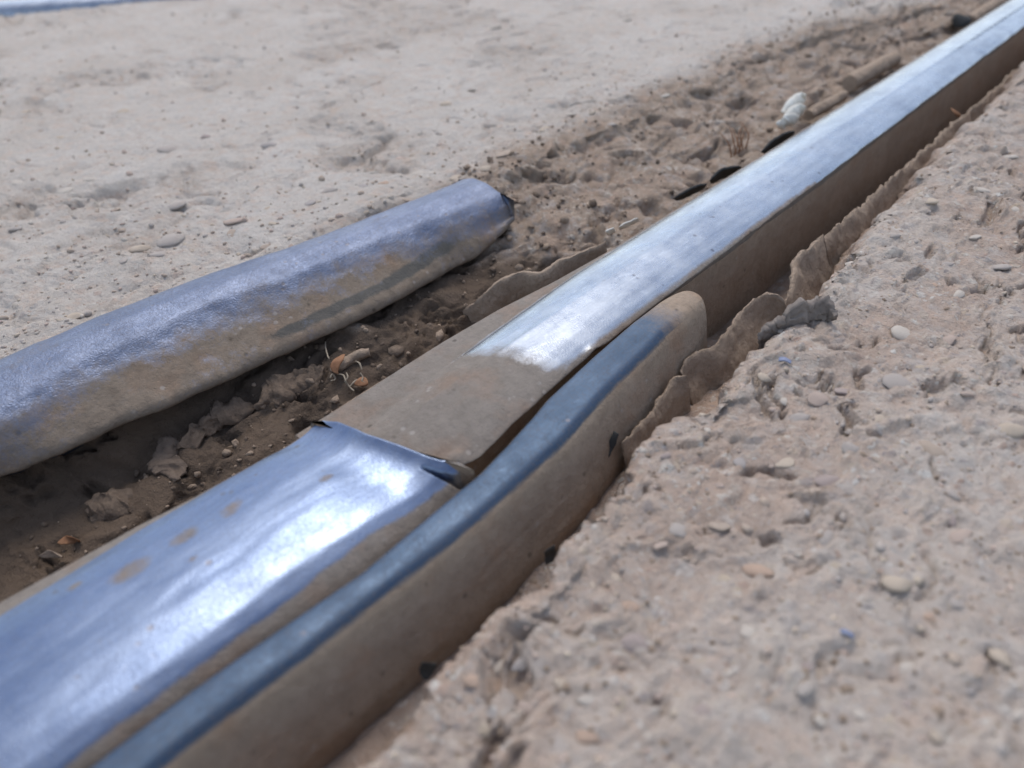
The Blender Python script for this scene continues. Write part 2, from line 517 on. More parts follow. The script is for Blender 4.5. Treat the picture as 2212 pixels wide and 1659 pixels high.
def build_left():
    ys = rows_y()
    # columns: distance-graded flat part, then evenly along the bank profile
    xs = [-0.50]
    while xs[-1] > -3.2:
        x = xs[-1]
        xs.append(x - max(0.0017, (x * x + 0.08) / 190))
    while xs[-1] > -70:
        xs.append(xs[-1] * 1.22)
    flat = np.array(xs[::-1])
    NB = 150
    n, m = len(ys), len(flat) + NB
    P = np.zeros((n, m, 3))
    soil = np.zeros((n, m))
    for i, y in enumerate(ys):
        xc = I(y, KY, XC)
        deep = sstep(0.36, 0.46, y)              # 0: trench below the tongue, 1: open bank
        prof = np.array([[-0.50, -0.50], [-0.475, xc], [-0.445, xc + 0.007], [-0.423, xc + 0.048],
                         [-0.40, min(-0.375, xc + 0.08)], [-0.365, -0.352], [-0.338, -0.335], [-0.322, -0.3265], [-0.317, -0.3215], [-0.24, -0.24]])
        sh = I(y, [-1, 0.05, 0.16, 0.26, 0.36], [-0.024, -0.016, 0.0, 0.012, 0.014])
        pz = np.array([[-0.004, -0.003], [-0.018, -0.004], [-0.040, -0.013], [-0.048 + sh, -0.020],
                       [-0.052 + sh, -0.022], [-0.058 + sh, -0.026], [-0.068 + sh * 0.7, -0.030], [-0.080 + sh * 0.5, -0.040], [-0.092, -0.055], [-0.115, -0.10]])
        px = prof[:, 0] * (1 - deep) + prof[:, 1] * deep
        px[6:9] += I(y, [0.30, 0.40, 0.62], [0.0, 0.008, 0.015])
        zz = pz[:, 0] * (1 - deep) + pz[:, 1] * deep
        # beyond 1.2 m the groove closes up against the rail
        cl = sstep(1.1, 1.4, y)
        zz[2:8] = zz[2:8] * (1 - cl) + np.linspace(-0.006, -0.02, 6) * cl
        px = np.maximum.accumulate(px + np.arange(len(px)) * 1e-5)
        bx, bz = resample(px, zz, NB + 1)
        P[i, :len(flat), 0] = flat
        P[i, len(flat):, 0] = bx[1:]
        P[i, :len(flat), 2] = -0.004
        P[i, len(flat):, 2] = bz[1:]
        P[i, :, 1] = y
        soil[i] = sstep(xc - 0.075, xc + 0.01, P[i, :, 0])
    X, Y, Z = P[..., 0].copy(), P[..., 1].copy(), P[..., 2].copy()
    wob = 0.012 * fbm(X / 0.06, Y / 0.06, seed=77, octv=3)
    inb = sstep(-0.56, -0.48, X)
    P[..., 0] += wob * inb * sstep(-0.325, -0.36, X)
    z = rough_left(X, Y)
    wx_, wy_ = warp(X, Y, 0.05, 0.03, 700)
    worn = sstep(0.0, 0.40, fbm(wx_ / 0.15, wy_ / 0.15, seed=5, octv=4))
    P[..., 2] += z * (1 - 0.7 * inb)
    # crumbly bank, pushed along the normal
    N = grid_normals(P)
    N *= np.where(N[..., 2:3] < 0, -1, 1)
    band = sstep(-0.53, -0.45, X) * sstep(-0.312, -0.330, X)
    WX, WY = warp(X, Y + 0.7 * Z, 0.03, 0.018, 800)
    disp = 0.0060 * fbm(WX / 0.05, WY / 0.06, Z / 0.05, seed=9, octv=5, gain=0.55)
    bil = np.abs(fbm(WX / 0.036, WY / 0.044, Z / 0.036, seed=12, octv=5, gain=0.5))
    disp += 0.016 * (np.minimum(bil, 0.42) - 0.2)
    disp -= 0.008 * sstep(0.22, 0.5, fbm(WX / 0.024, WY / 0.030, Z / 0.024, seed=62, octv=4, gain=0.6))
    disp -= 0.004 * sstep(0.1, 0.5, fbm((X + 0.2 * Y) / 0.010, Y / 0.03, Z / 0.01, seed=92, octv=3))
    P += N * (disp * band)[..., None]
    soil = np.clip(np.maximum(soil, 0.25 * worn) + 0.25 * fbm(X / 0.09, Y / 0.09, seed=15, octv=3), 0, 1)
    damp_shade = sstep(-0.024, -0.046, P[..., 2]) * sstep(0.46, 0.36, Y) + 0.25 * sstep(-0.02, -0.05, P[..., 2])  # deeper soil turns darker: painted trench shade as well as damp
    me = grid_mesh('ground', P, attrs={'soil': soil, 'damp_shade': np.clip(damp_shade, 0, 1)})
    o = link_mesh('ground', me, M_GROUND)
    FIELDS['left'] = (ys, P)
    tag(o, kind='structure')
    return o


GROUND = build_left()

# ------------------------------------------------------------------ the worn concrete on the right
KE = [-60, 0.0, 0.13, 0.19, 0.265, 0.30, 0.35, 0.45, 0.70, 1.0, 1.2, 3, 80]
XE = [-0.14, -0.139, -0.142, -0.150, -0.156, -0.153, -0.155, -0.160, -0.178, -0.195, -0.205, -0.21, -0.21]


def rough_right(x, y):
    wx, wy = warp(x, y, 0.03, 0.016, 900)
    band = np.exp(-((x + 0.10 + 0.02 * np.sin(y * 9)) / 0.045) ** 2)         # worn brown hollow
    z = 0.004 * fbm(x / 0.11, y / 0.11, seed=101, octv=3) - 0.004 * band
    z = z + (0.0024 + 0.0024 * band) * fbm(wx / 0.024, wy / 0.030, seed=111, octv=6, gain=0.62)
    z = z + 0.0065 * (np.abs(fbm(wx / 0.016, wy / 0.024, seed=121, octv=4, gain=0.6)) - 0.2)
    z = z - 0.0055 * sstep(0.30, 0.52, fbm(wx / 0.014, wy / 0.020, seed=131, octv=4, gain=0.6)) * (0.5 + band)
    return z


def build_right():
    ys = rows_y()
    ys = ys[(ys > -3) | (np.arange(len(ys)) % 3 == 0)]
    NB = 90
    fx = [0.0]
    while fx[-1] < 0.30:
        fx.append(fx[-1] + 0.0011 + 0.004 * max(0, fx[-1] - 0.16))
    while fx[-1] < 70:
        fx.append(fx[-1] * 1.3)
    flat = np.array(fx)
    n, m = len(ys), len(flat) + NB
    P = np.zeros((n, m, 3))
    for i, y in enumerate(ys):
        xe = I(y, KE, XE)
        far = sstep(0.40, 0.55, y)
        fl = I(y, [-1, 0.15, 0.3, 0.38, 0.46, 0.6, 2], [-0.060, -0.055, -0.050, -0.054, -0.075, -0.080, -0.080])
        xw = I(y, [-1, 0.2, 0.3, 0.38, 0.42, 0.6, 2], [-0.182, -0.18, -0.19, -0.203, -0.225, -0.235, -0.24])
        mx = (xw + xe) * 0.5 + 0.006 * far
        px = np.array([-0.26, xw - 0.012, xw + 0.008, mx, xe - 0.005 - 0.004 * far, xe - 0.0005, xe + 0.006])
        pz = np.array([-0.10, fl - 0.012, fl, fl + 0.004 + 0.026 * far, fl + 0.012 + 0.042 * far, -0.009, -0.003])
        px = np.maximum.accumulate(px + np.arange(7) * 1e-5)
        bx, bz = resample(px, pz, NB + 1)
        P[i, :NB, 0], P[i, :NB, 2] = bx[:-1], bz[:-1]
        P[i, NB:, 0], P[i, NB:, 2] = xe + 0.006 + flat, -0.003
        P[i, :, 1] = y
    X, Y, Z = P[..., 0].copy(), P[..., 1].copy(), P[..., 2].copy()
    EX = np.interp(ys, KE, XE)[:, None]
    top = sstep(-0.012, 0.012, X - EX)
    P[..., 0] += (0.009 * fbm(X / 0.035, Y / 0.03, seed=177, octv=5, gain=0.6) + 0.004 * np.abs(fbm(X / 0.02, Y / 0.016, seed=178, octv=3))) * sstep(-0.035, -0.005, X - EX) * sstep(0.08, 0.0, X - EX)
    dch, vch = worley(X / 0.02, Y / 0.024, seed=179)
    P[..., 0] += 0.008 * (vch - 0.5) * sstep(-0.03, -0.004, X - EX) * sstep(0.02, 0.0, X - EX)
    P[..., 2] += rough_right(X, Y) * top
    P[..., 2] += 0.0035 * (vch - 0.4) * sstep(-0.012, 0.0, X - EX) * sstep(0.05, 0.01, X - EX)
    N = grid_normals(P)
    N *= np.where(N[..., 2:3] < 0, -1, 1)
    band = (1 - top) * sstep(-0.24, -0.225, X)
    d2, v2 = worley(X / 0.012, (Y + Z) / 0.012, seed=161)
    disp = 0.005 * fbm(X / 0.02, Y / 0.03, Z / 0.02, seed=19, octv=4) + 0.002 * (v2 - 0.5) * (1 - sstep(0.2, 0.8, d2))
    P += N * (disp * band)[..., None]
    hollow = np.exp(-((X + 0.10 + 0.02 * np.sin(Y * 9)) / 0.05) ** 2)
    soil = np.clip((1 - top) + 0.5 * hollow + 0.3 * fbm(X / 0.06, Y / 0.06, seed=115, octv=3), 0, 1)
    me = grid_mesh('concrete_pavement', P, attrs={'soil': soil, 'damp_shade': np.zeros_like(soil)})
    o = link_mesh('concrete_pavement', me, M_APRON)
    FIELDS['right'] = (ys, P)
    tag(o, kind='structure')
    return o


APRON = build_right()

# ------------------------------------------------------------------ the rails
def loft(ys, profile, m):
    """profile(y) -> list of (x, z) points; every row is resampled to m points by fixed fractions"""
    rows = []
    for y in ys:
        pr = np.array(profile(y))
        x, z = resample(pr[:, 0], pr[:, 1], m)
        rows.append(np.stack([x, np.full(m, y), z], -1))
    return np.array(rows)


def smooth_profile(P, it=2):
    for _ in range(it):
        Q = P.copy()
        Q[:, 1:-1] = (P[:, :-2] + 2 * P[:, 1:-1] + P[:, 2:]) / 4
        P = Q
    return P


def finish_rail(name, P, dirt, mat, label, cat='rail', group=None, split=None, grime=None):
    if grime is None: grime = np.zeros_like(dirt)
    if split is None:
        me = grid_mesh(name, P, closed=True, caps=True, attrs={'dirt': dirt, 'grime': grime})
        return tag(link_mesh(name, me, mat), label, cat, group)
    o = bpy.data.objects.new(name, None)
    COL.objects.link(o)
    o.empty_display_size = 0.02
    up = np.nonzero(P[len(P) // 2, :, 2] > split)[0]
    a, b = up[0], up[-1] + 1
    head = np.arange(a, b)
    web = np.concatenate([np.arange(b - 1, P.shape[1]), np.arange(0, a + 1)])
    for nm, ix in (('rail_head', head), ('rail_web', web)):
        link_mesh(nm, grid_mesh(nm, P[:, ix], closed=True, caps=True, attrs={'dirt': dirt[:, ix], 'grime': grime[:, ix]}), M_WEB if nm == 'rail_web' else mat, o)
    return tag(o, label, cat, group)


# -- near rail, broken end with a turned-up lip
def near_rail():
    ys = np.concatenate([np.linspace(-1.5, -0.12, 20)[:-1], np.arange(-0.12, 0.11, 0.003), np.arange(0.11, 0.1551, 0.0006)])

    def prof(y):
        wl_ = I(y, [-1, -0.01, 0.045, 0.09, 0.16], [0.012, 0.0105, 0.006, 0.002, 0.0015])
        xl = I(y, [-1, -0.02, 0.05, 0.10, 0.155], [-0.305, -0.304, -0.304, -0.302, -0.300])
        xr = I(y, [-1, 0.0, 0.08, 0.155], [-0.217, -0.218, -0.219, -0.214])
        xb = I(y, [-1, 0.0, 0.05, 0.10, 0.14, 0.155], [-0.2105, -0.2095, -0.2085, -0.2045, -0.2075, -0.207])
        return [(xl - wl_ + 0.004, -0.09), (xl - wl_, -0.02), (xl - wl_, -0.006), (xl - wl_ * 0.5, -0.0050), (xl, -0.0044), (xl + 0.007, -0.0022), (xl + 0.018, -0.0002),
                (-0.272, 0.0009), (-0.258, 0.0013), (-0.245, 0.0011), (xr - 0.016, 0.0001), (xr - 0.007, -0.0014), (xr, -0.0044), ((xr + xb) / 2, -0.0085), (xb, -0.016), (xb - 0.001, -0.09)]
    P = smooth_profile(loft(ys, prof, 230))
    X, Y, Z = P[..., 0], P[..., 1].copy(), P[..., 2].copy()
    top = sstep(-0.02, -0.008, Z)
    yend = np.interp(X, [-0.304, -0.302, -0.297, -0.288, -0.267, -0.243, -0.23, -0.217, -0.207], [0.140, 0.143, 0.149, 0.153, 0.155, 0.162, 0.166, 0.173, 0.174])
    w = sstep(0.09, 0.155, Y)
    P[..., 1] += w * (yend - 0.155)
    d = 0.155 - Y                                    # distance back from the broken end
    dip = -0.0016 * np.exp(-((d - 0.020) / 0.012) ** 2) + 0.0035 * np.exp(-(d / 0.0055) ** 1.4)
    P[..., 2] += top * dip * sstep(-0.31, -0.295, X)
    P[..., 2] -= 0.0030 * top * sstep(0.055, 0.018, d) * np.clip((X + 0.268) / 0.054, 0, 1) ** 1.3
    P[..., 2] += top * (0.00035 * fbm(X / 0.012, Y / 0.03, seed=201, octv=3) + 0.0004 * fbm(X / 0.03, Y / 0.06, seed=203, octv=2))
    # split running in from the right-hand corner
    cr = [at(915, 1003, 0.001), at(950, 1014, 0.0), at(988, 1027, -0.003), at(1004, 1042, -0.010), at(1010, 1050, -0.016)]
    dm = np.full(X.shape, 9.0)
    for a, b in zip(cr[:-1], cr[1:]):
        ax, ay, bx, by = a.x, a.y, b.x, b.y
        t = np.clip(((P[..., 0] - ax) * (bx - ax) + (P[..., 1] - ay) * (by - ay)) / ((bx - ax) ** 2 + (by - ay) ** 2), 0, 1)
        dm = np.minimum(dm, np.hypot(P[..., 0] - ax - t * (bx - ax), P[..., 1] - ay - t * (by - ay)))
    wid = 0.0006 + 0.0012 * sstep(-0.232, -0.208, X)
    cut = 1 - sstep(wid * 0.5, wid * 1.5, dm)
    P[..., 2] -= cut * top * 0.010
    dirt = np.clip(sstep(-0.0048, -0.0068, Z) * 1.1, 0, 1)
    dirt = np.where((X > -0.23), np.maximum(dirt, sstep(-0.2205, -0.2150, X + 0.002 * fbm(Y / 0.02, Y / 0.05, seed=5)) * 1.0), dirt)
    xl = np.interp(Y, [-1, -0.02, 0.05, 0.10, 0.155], [-0.305, -0.304, -0.304, -0.302, -0.300])
    dirt = np.maximum(dirt, sstep(0.0022, -0.0012, X - xl))
    for (px, py, r) in ((395, 1160, .0050), (285, 1232, .0062), (500, 1098, .0040), (418, 1212, .0018), (706, 1034, .0028), (160, 1262, .0024), (500, 1110, .003)):
        c = at(px, py, 0)
        q = np.hypot((P[..., 0] - c.x) * 1.5, (P[..., 1] - c.y) * 0.9)
        dirt = np.maximum(dirt, 0.72 * (1 - sstep(r * 0.5, r * 2.6, q)))
    dirt = np.maximum(dirt, cut)
    dirt = np.clip(dirt, 0.0, 1.0) * 0.75 + 0.06
    return finish_rail('running_rail', P, dirt, M_NEAR, 'near broad shiny blue steel rail ending in a broken turned-up lip', split=-0.032)


# -- far rail: dust-caked, dipped end, then bright
def far_rail():
    ys = np.concatenate([np.arange(0.138, 0.30, 0.0012), np.arange(0.30, 1.45, 0.004), 1.45 * 1.12 ** np.arange(0, 34)])

    def prof(y):
        xl = I(y, [0.13, 0.22, 0.30, 0.36, 1.2, 80], [-0.286, -0.2885, -0.294, -0.2975, -0.300, -0.300])
        xs = I(y, [0.13, 0.25, 0.30, 0.35, 0.42, 0.6, 80], [-0.313, -0.3150, -0.3135, -0.3080, -0.3042, -0.3038, -0.3038])
        xr = I(y, [0.13, 0.17, 0.19, 0.22, 0.29, 0.36, 0.6, 1.0, 1.2, 80], [-0.228, -0.222, -0.2185, -0.2225, -0.2285, -0.2305, -0.2345, -0.241, -0.244, -0.244])
        jag = 0.0009 * float(fbm(np.array([y / 0.02]), np.array([3.1]), seed=301, octv=3)[0])
        xr += jag
        zs = -0.0105
        return [(xs + 0.002, -0.095), (xs, -0.03), (xs, zs - 0.002), (xs + 0.002, zs), (xl - 0.003, zs + 0.002), (xl - 0.0005, -0.0085), (xl + 0.003, -0.0056),
                (xl + 0.008, -0.0036), (xl + 0.015, -0.0017), (xl + 0.023, -0.0004), (-0.268, 0.0004), (xr - 0.028, -0.0002), (xr - 0.017, -0.0016), (xr - 0.008, -0.0038), (xr - 0.002, -0.0062), (xr, -0.0076), (xr - 0.0012, -0.0086),
                (xr - 0.005, -0.0096), (xr - 0.007, -0.016), (xr - 0.008, -0.045), (xr - 0.007, -0.095)]
    P = smooth_profile(loft(ys, prof, 230), 1)
    X, Y, Z = P[..., 0].copy(), P[..., 1].copy(), P[..., 2].copy()
    top = sstep(-0.012, -0.005, Z)
    e = 1 - sstep(0.15, 0.232, Y)
    P[..., 2] -= 0.0055 * e * top
    P[..., 2] += top * e * 0.0007 * fbm(X / 0.012, Y / 0.016, seed=311, octv=4)
    side = sstep(-0.010, -0.02, Z) * (X > -0.26)
    P[..., 0] += side * 0.0018 * fbm(Y / 0.05, Z / 0.03, seed=321, octv=4)
    # crumbled knob of caked dirt at the corner
    kb = at(985, 985, -0.004)
    q = np.hypot(X - kb.x, Y - kb.y)
    P[..., 2] += top * 0.004 * np.exp(-(q / 0.006) ** 2)
    q2 = np.hypot(X - at(1290, 738).x, (Y - at(1290, 738).y) * 0.7)
    P[..., 2] += 0.0022 * np.exp(-(q2 / 0.004) ** 2) * (X > -0.245)
    # shine starts along an uneven front
    bx, by = zip(*[(p.x, p.y) for p in (at(964, 770, -.003), at(1034, 773, -.003), at(1086, 777, -.003), at(1132, 794, -.003), at(1177, 805, -.003), at(1209, 791, -.003))])
    front = np.interp(X, bx, by)
    sdist = Y - front + 0.003 * fbm(X / 0.01, Y / 0.01, seed=331, octv=3)
    dirt = 1 - sstep(-0.010, 0.024, sdist) * 0.95
    xl = np.interp(Y, [0.13, 0.22, 0.30, 0.36, 1.2, 80], [-0.286, -0.2885, -0.294, -0.2975, -0.300, -0.300])
    xr = np.interp(Y, [0.13, 0.17, 0.19, 0.22, 0.29, 0.36, 0.6, 1.0, 1.2, 80], [-0.228, -0.222, -0.2185, -0.2225, -0.2285, -0.2305, -0.2345, -0.241, -0.244, -0.244])
    dirt = np.maximum(dirt, sstep(0.0, -0.0025, X - xl))
    edge = np.interp(Y, [0.2, 0.4, 0.55, 0.6, 0.9, 2], [0.0055, 0.0040, 0.0025, 0.0008, 0.0004, 0.0])
    dirt = np.maximum(dirt, sstep(-edge - 0.003, -edge * 0.4, X - xr) * (edge > 0.0008) * 0.85)
    dirt = np.maximum(dirt, sstep(-0.0074, -0.0090, Z))
    dirt = dirt * 0.85 + 0.06
    return finish_rail('running_rail', P, dirt, M_FAR, 'long bright rail running to the top right, its near end caked with dust', split=-0.0195)


# -- flat guard bar with the rounded end
def guard_bar():
    ys = np.concatenate([np.linspace(-1.5, -0.10, 16)[:-1], np.arange(-0.10, 0.33, 0.003), np.arange(0.33, 0.3965, 0.0008)])
    KL = [-1.5, -0.02, 0.05, 0.10, 0.14, 0.175, 0.20, 0.22, 0.24, 0.27, 0.29, 0.33, 0.40]
    VL = [-0.212, -0.209, -0.2065, -0.2025, -0.2045, -0.2055, -0.2095, -0.2135, -0.218, -0.2215, -0.2235, -0.2262, -0.2275]
    KR = [-1.5, 0.0, 0.06, 0.12, 0.16, 0.22, 0.27, 0.31, 0.34, 0.40]
    VR = [-0.193, -0.1905, -0.189, -0.187, -0.1865, -0.190, -0.1985, -0.202, -0.2055, -0.207]

    def prof(y):
        xl, xr = I(y, KL, VL), I(y, KR, VR)
        t = np.clip((y - 0.350) / 0.046, 0, 1)
        k = 1 - math.sqrt(max(0, 1 - t * t))                     # 0 .. 1 towards the rounded tip
        xr2 = xr + (xl + 0.006 - xr) * k * 0.9
        zt = -0.001 - 0.012 * k
        bot = 0.010 * (1 - k)
        return [(xl + 0.003, -0.095), (xl + 0.0006, -0.05), (xl, -0.012 + zt * k), (xl + 0.0004, zt - 0.0015), (xl + 0.002, zt - 0.0003), ((xl + xr2) / 2, zt), (xr2 - 0.003, zt - 0.0006),
                (xr2, zt - 0.0022), (xr2 + 0.0028, zt - 0.007), (xr2 + 0.0028 + bot * 0.4, -0.022), (xr2 + 0.003 + bot, -0.045), (xr2 + 0.003 + bot, -0.07), (xr2 + bot * 0.8, -0.095)]
    P = smooth_profile(loft(ys, prof, 150), 1)
    X, Y, Z = P[..., 0].copy(), P[..., 1].copy(), P[..., 2].copy()
    side = sstep(-0.004, -0.02, Z) * (X > -0.206)
    P[..., 0] += side * 0.0012 * fbm(Y / 0.05, Z / 0.03, seed=421, octv=4) + 0.0007 * fbm(Y / 0.04, Y * 0 + 2.2, seed=431, octv=3) * (Z > -0.03)
    P[..., 2] += (Z > -0.02) * 0.0004 * fbm(X / 0.015, Y / 0.03, seed=441, octv=3)
    xr = np.interp(Y, KR, VR)
    xl = np.interp(Y, KL, VL)
    dirt = sstep(-0.0022, 0.0042, X - xr) * 0.9
    dirt = np.maximum(dirt, sstep(0.30, 0.40, Y) * 0.9 + 0.12 * sstep(0.2, 0.3, Y))
    dirt = np.maximum(dirt, 0.8 * sstep(0.0018, 0.0002, X - xl))
    dirt = np.where(Z < -0.006, 1.0, dirt)
    return finish_rail('guard_bar', P, dirt * 0.85 + 0.08, M_BAR, 'narrow flat blue-grey bar with rounded brown end beside the rails', 'rail')


# -- short violet rail on the left with a flared end
def tongue_rail():
    ys = np.concatenate([np.linspace(-1.2, -0.1, 14)[:-1], np.arange(-0.1, 0.36, 0.002), np.arange(0.36, 0.4195, 0.0008)])
    KS = [-1.2, 0.05, 0.12, 0.20, 0.26, 0.355, 0.42]
    VS = [-0.545, -0.510, -0.510, -0.501, -0.488, -0.4775, -0.4725]
    KM = [-1.2, 0.03, 0.09, 0.17, 0.22, 0.27, 0.31, 0.37, 0.42]
    VM = [-0.470, -0.443, -0.452, -0.450, -0.437, -0.433, -0.428, -0.419, -0.410]
    KL = [-1.2, 0.018, 0.05, 0.08, 0.112, 0.16, 0.22, 0.26, 0.29, 0.34, 0.40, 0.42]
    VL = [-0.46, -0.435, -0.427, -0.4255, -0.418, -0.413, -0.4055, -0.403, -0.401, -0.404, -0.400, -0.404]

    def prof(y):
        xs, xm, xw = I(y, KS, VS), I(y, KM, VM), I(y, KL, VL)
        jag = 0.0030 * float(fbm(np.array([y / 0.022]), np.array([1.7]), seed=501, octv=4, gain=0.6)[0])
        xw += jag
        zl = -0.030 + 0.012 * sstep(0.36, 0.42, y) + jag * 0.6
        up = 0.0
        return [(xs + 0.03, -0.11), (xs + 0.02, -0.05), (xs + 0.004, -0.035), (xs, -0.010), (xs + 0.001, -0.004), (xs + 0.005, 0.0003), (xs + 0.014, 0.0038), ((xs + xm) / 2, 0.0046),
                (xm - 0.010, 0.0010), (xm, -0.0060), ((xm + xw) / 2, -0.0165), (xw - 0.002, zl + 0.005), (xw, zl), (xw - 0.003, zl - 0.003), (xw - 0.016, zl - 0.005), (xw - 0.034, -0.06), (xw - 0.034, -0.11)]
    P = smooth_profile(loft(ys, prof, 170), 2)
    X, Y, Z = P[..., 0].copy(), P[..., 1].copy(), P[..., 2].copy()
    yend = np.interp(X, [-0.476, -0.468, -0.452, -0.43, -0.412, -0.402], [0.416, 0.4185, 0.4205, 0.419, 0.4160, 0.4135])
    P[..., 1] += sstep(0.36, 0.419, Y) * (yend - 0.419)
    d = 0.419 - Y
    P[..., 2] += (Z > -0.008) * (0.0018 * np.exp(-(d / 0.006) ** 1.5) * sstep(-0.46, -0.475, X) - 0.0012 * np.exp(-(d / 0.004)) * sstep(-0.455, -0.43, X))
    face = sstep(0.002, -0.006, Z) * (X > -0.47)
    P[..., 2] += (Z > -0.04) * (0.0006 * fbm(X / 0.012, Y / 0.018, seed=511, octv=4, gain=0.6) + face * 0.0014 * fbm(X / 0.012, Y / 0.016, Z / 0.012, seed=521, octv=4, gain=0.6))
    xm = np.interp(Y, KM, VM)
    xs = np.interp(Y, KS, VS)
    low = np.interp(Y, [-1, 0.05, 0.2, 0.3, 0.42], [0.001, 0.0, 0.0, 0.0, 0.001])
    dirt = sstep(-0.015, 0.020, X - xm + 0.006 * fbm(X / 0.03, Y / 0.04, seed=531, octv=3))
    dirt = np.maximum(dirt, 0.75 * sstep(0.005, 0.0, X - xs))
    dirt = np.clip(dirt * 0.66 + 0.16 + 0.12 * fbm(X / 0.025, Y / 0.05, seed=541, octv=3), 0, 1)
    dirt = np.where((d < 0.004) & (Z > -0.006), dirt * 0.5, dirt)
    xw_ = np.interp(Y, KL, VL)
    grime = 0.85 * np.exp(-(((X - xw_) + 0.010) / 0.005) ** 2) * (0.45 + 0.55 * sstep(0.10, 0.24, Y)) * (Z < -0.006)
    grime *= sstep(-0.35, 0.15, fbm(X / 0.03, Y / 0.08, seed=552, octv=3))
    # bare dark streak along the lower flank
    return finish_rail('check_rail', P, dirt, M_TONGUE, 'short violet-blue rust-mottled rail lying left of the trench, its end cut off', grime=grime)


near_rail()
far_rail()
guard_bar()
tongue_rail()


# -- other rail, at the far left edge of the picture
def distant_rail():
    a, b = at(0, 20, 0.0), at(330, -3, 0.0)
    d = (b - a).normalized()
    s = Vector((d.y, -d.x, 0))
    if s.dot(Vector((1, -1, 0))) < 0: s = -s
    pr = [(-0.075, -0.09), (-0.036, -0.06), (-0.036, -0.008), (-0.031, 0.004), (-0.015, 0.008), (0.0, 0.009), (0.015, 0.008), (0.030, 0.004), (0.036, -0.006), (0.036, -0.06), (0.075, -0.09)]
    rows = []
    for t in np.linspace(-4, 12, 60):
        c = a + d * t
        rows.append([(c.x + s.x * (u - 0.036), c.y + s.y * (u - 0.036), v - 0.002) for u, v in pr])
    P = np.array(rows)
    return finish_rail('running_rail', P, np.zeros(P.shape[:2]) + 0.22, M_FAR, 'distant blurred pale blue rail crossing the top left corner')


distant_rail()


# ------------------------------------------------------------------ stones and crumbs in the ground
def zground(side, x, y):
    ys, P = FIELDS[side]
    i = int(np.clip(np.searchsorted(ys, y), 0, len(ys) - 1))
    return float(np.interp(x, P[i, :, 0], P[i, :, 2]))


def ico(sub):
    import bmesh
    bm = bmesh.new()
    bmesh.ops.create_icosphere(bm, subdivisions=sub, radius=1.0)
    v = np.array([q.co[:] for q in bm.verts])
    bm.verts.ensure_lookup_table()
    f = np.array([[q.index for q in fc.verts] for fc in bm.faces])
    bm.free()
    return v, f


V2, F2 = ico(2)
V1, F1 = ico(1)


def stone_shape(seed, angular=0.0):
    r = np.random.default_rng(seed)
    v = V2.copy()
    o = r.random(3) * 50
    n = fbm(v[:, 0] * 0.9 + o[0], v[:, 1] * 0.9 + o[1], v[:, 2] * 0.9 + o[2], seed=seed, octv=3)
    v = v * (1 + 0.55 * n)[:, None]
    for _ in range(int(angular)):
        d = r.normal(size=3)
        d /= np.linalg.norm(d)
        h = v @ d
        v -= np.outer(np.maximum(h - 0.62, 0), d)
    return v


def tri_mesh(name, v, f):
    me = bpy.data.meshes.new(name)
    me.vertices.add(len(v))
    me.vertices.foreach_set('co', v.reshape(-1).astype(np.float32))
    me.loops.add(len(f) * 3)
    me.loops.foreach_set('vertex_index', f.reshape(-1).astype(np.int32))
    me.polygons.add(len(f))
    me.polygons.foreach_set('loop_start', (np.arange(len(f)) * 3).astype(np.int32))
    me.update(calc_edges=True)
    return me


TINTS = {'grey': ((0.34, 0.33, 0.325), (0.27, 0.262, 0.26)), 'blue': ((0.25, 0.265, 0.29), (0.19, 0.20, 0.225)), 'pink': ((0.42, 0.315, 0.27), (0.35, 0.26, 0.22)),
         'white': ((0.56, 0.53, 0.475), (0.46, 0.425, 0.37)), 'cream': ((0.50, 0.42, 0.32), (0.42, 0.345, 0.26)), 'purple': ((0.25, 0.20, 0.215), (0.19, 0.155, 0.17)),
         'tan': ((0.36, 0.285, 0.22), (0.30, 0.23, 0.175)), 'orange': ((0.46, 0.28, 0.18), (0.38, 0.23, 0.15))}
DC = (0.40, 0.33, 0.27)
mixd = lambda c, f: tuple(u * (1 - f) + v * f for u, v in zip(c, DC))
M_STONE = {k: plain_material(k + '_stone', mixd(a, 0.40), mixd(b, 0.72), 220, 0.9, 0.5, 0.0008) for k, (a, b) in TINTS.items()}
PROTO = {}
for k in TINTS:
    for q in range(4):
        me = tri_mesh('pebble', stone_shape(sorted(TINTS).index(k) * 10 + q, angular=2 + q * 2), F2)
        me.materials.append(M_STONE[k])
        me.polygons.foreach_set('use_smooth', np.ones(len(me.polygons), dtype=bool))
        PROTO[k, q] = me


def pebble(side, x, y, r, ay, az, tint, q, rot, sink=0.45):
    z = zground(side, x, y)
    o = bpy.data.objects.new('pebble', PROTO[tint, q])
    COL.objects.link(o)
    o.parent = GROUND if side == 'left' else APRON
    o.scale = (r, r * ay, r * az)
    o.rotation_euler = (random.uniform(-.3, .3), random.uniform(-.3, .3), rot)
    o.location = (x, y, z + r * az * (1 - 2 * sink))
    return o


AX = RM @ np.array([0, 0, -1.0])


def depth(p):
    return p.x * AX[0] + p.y * AX[1] + (p.z - CAM_H) * AX[2]


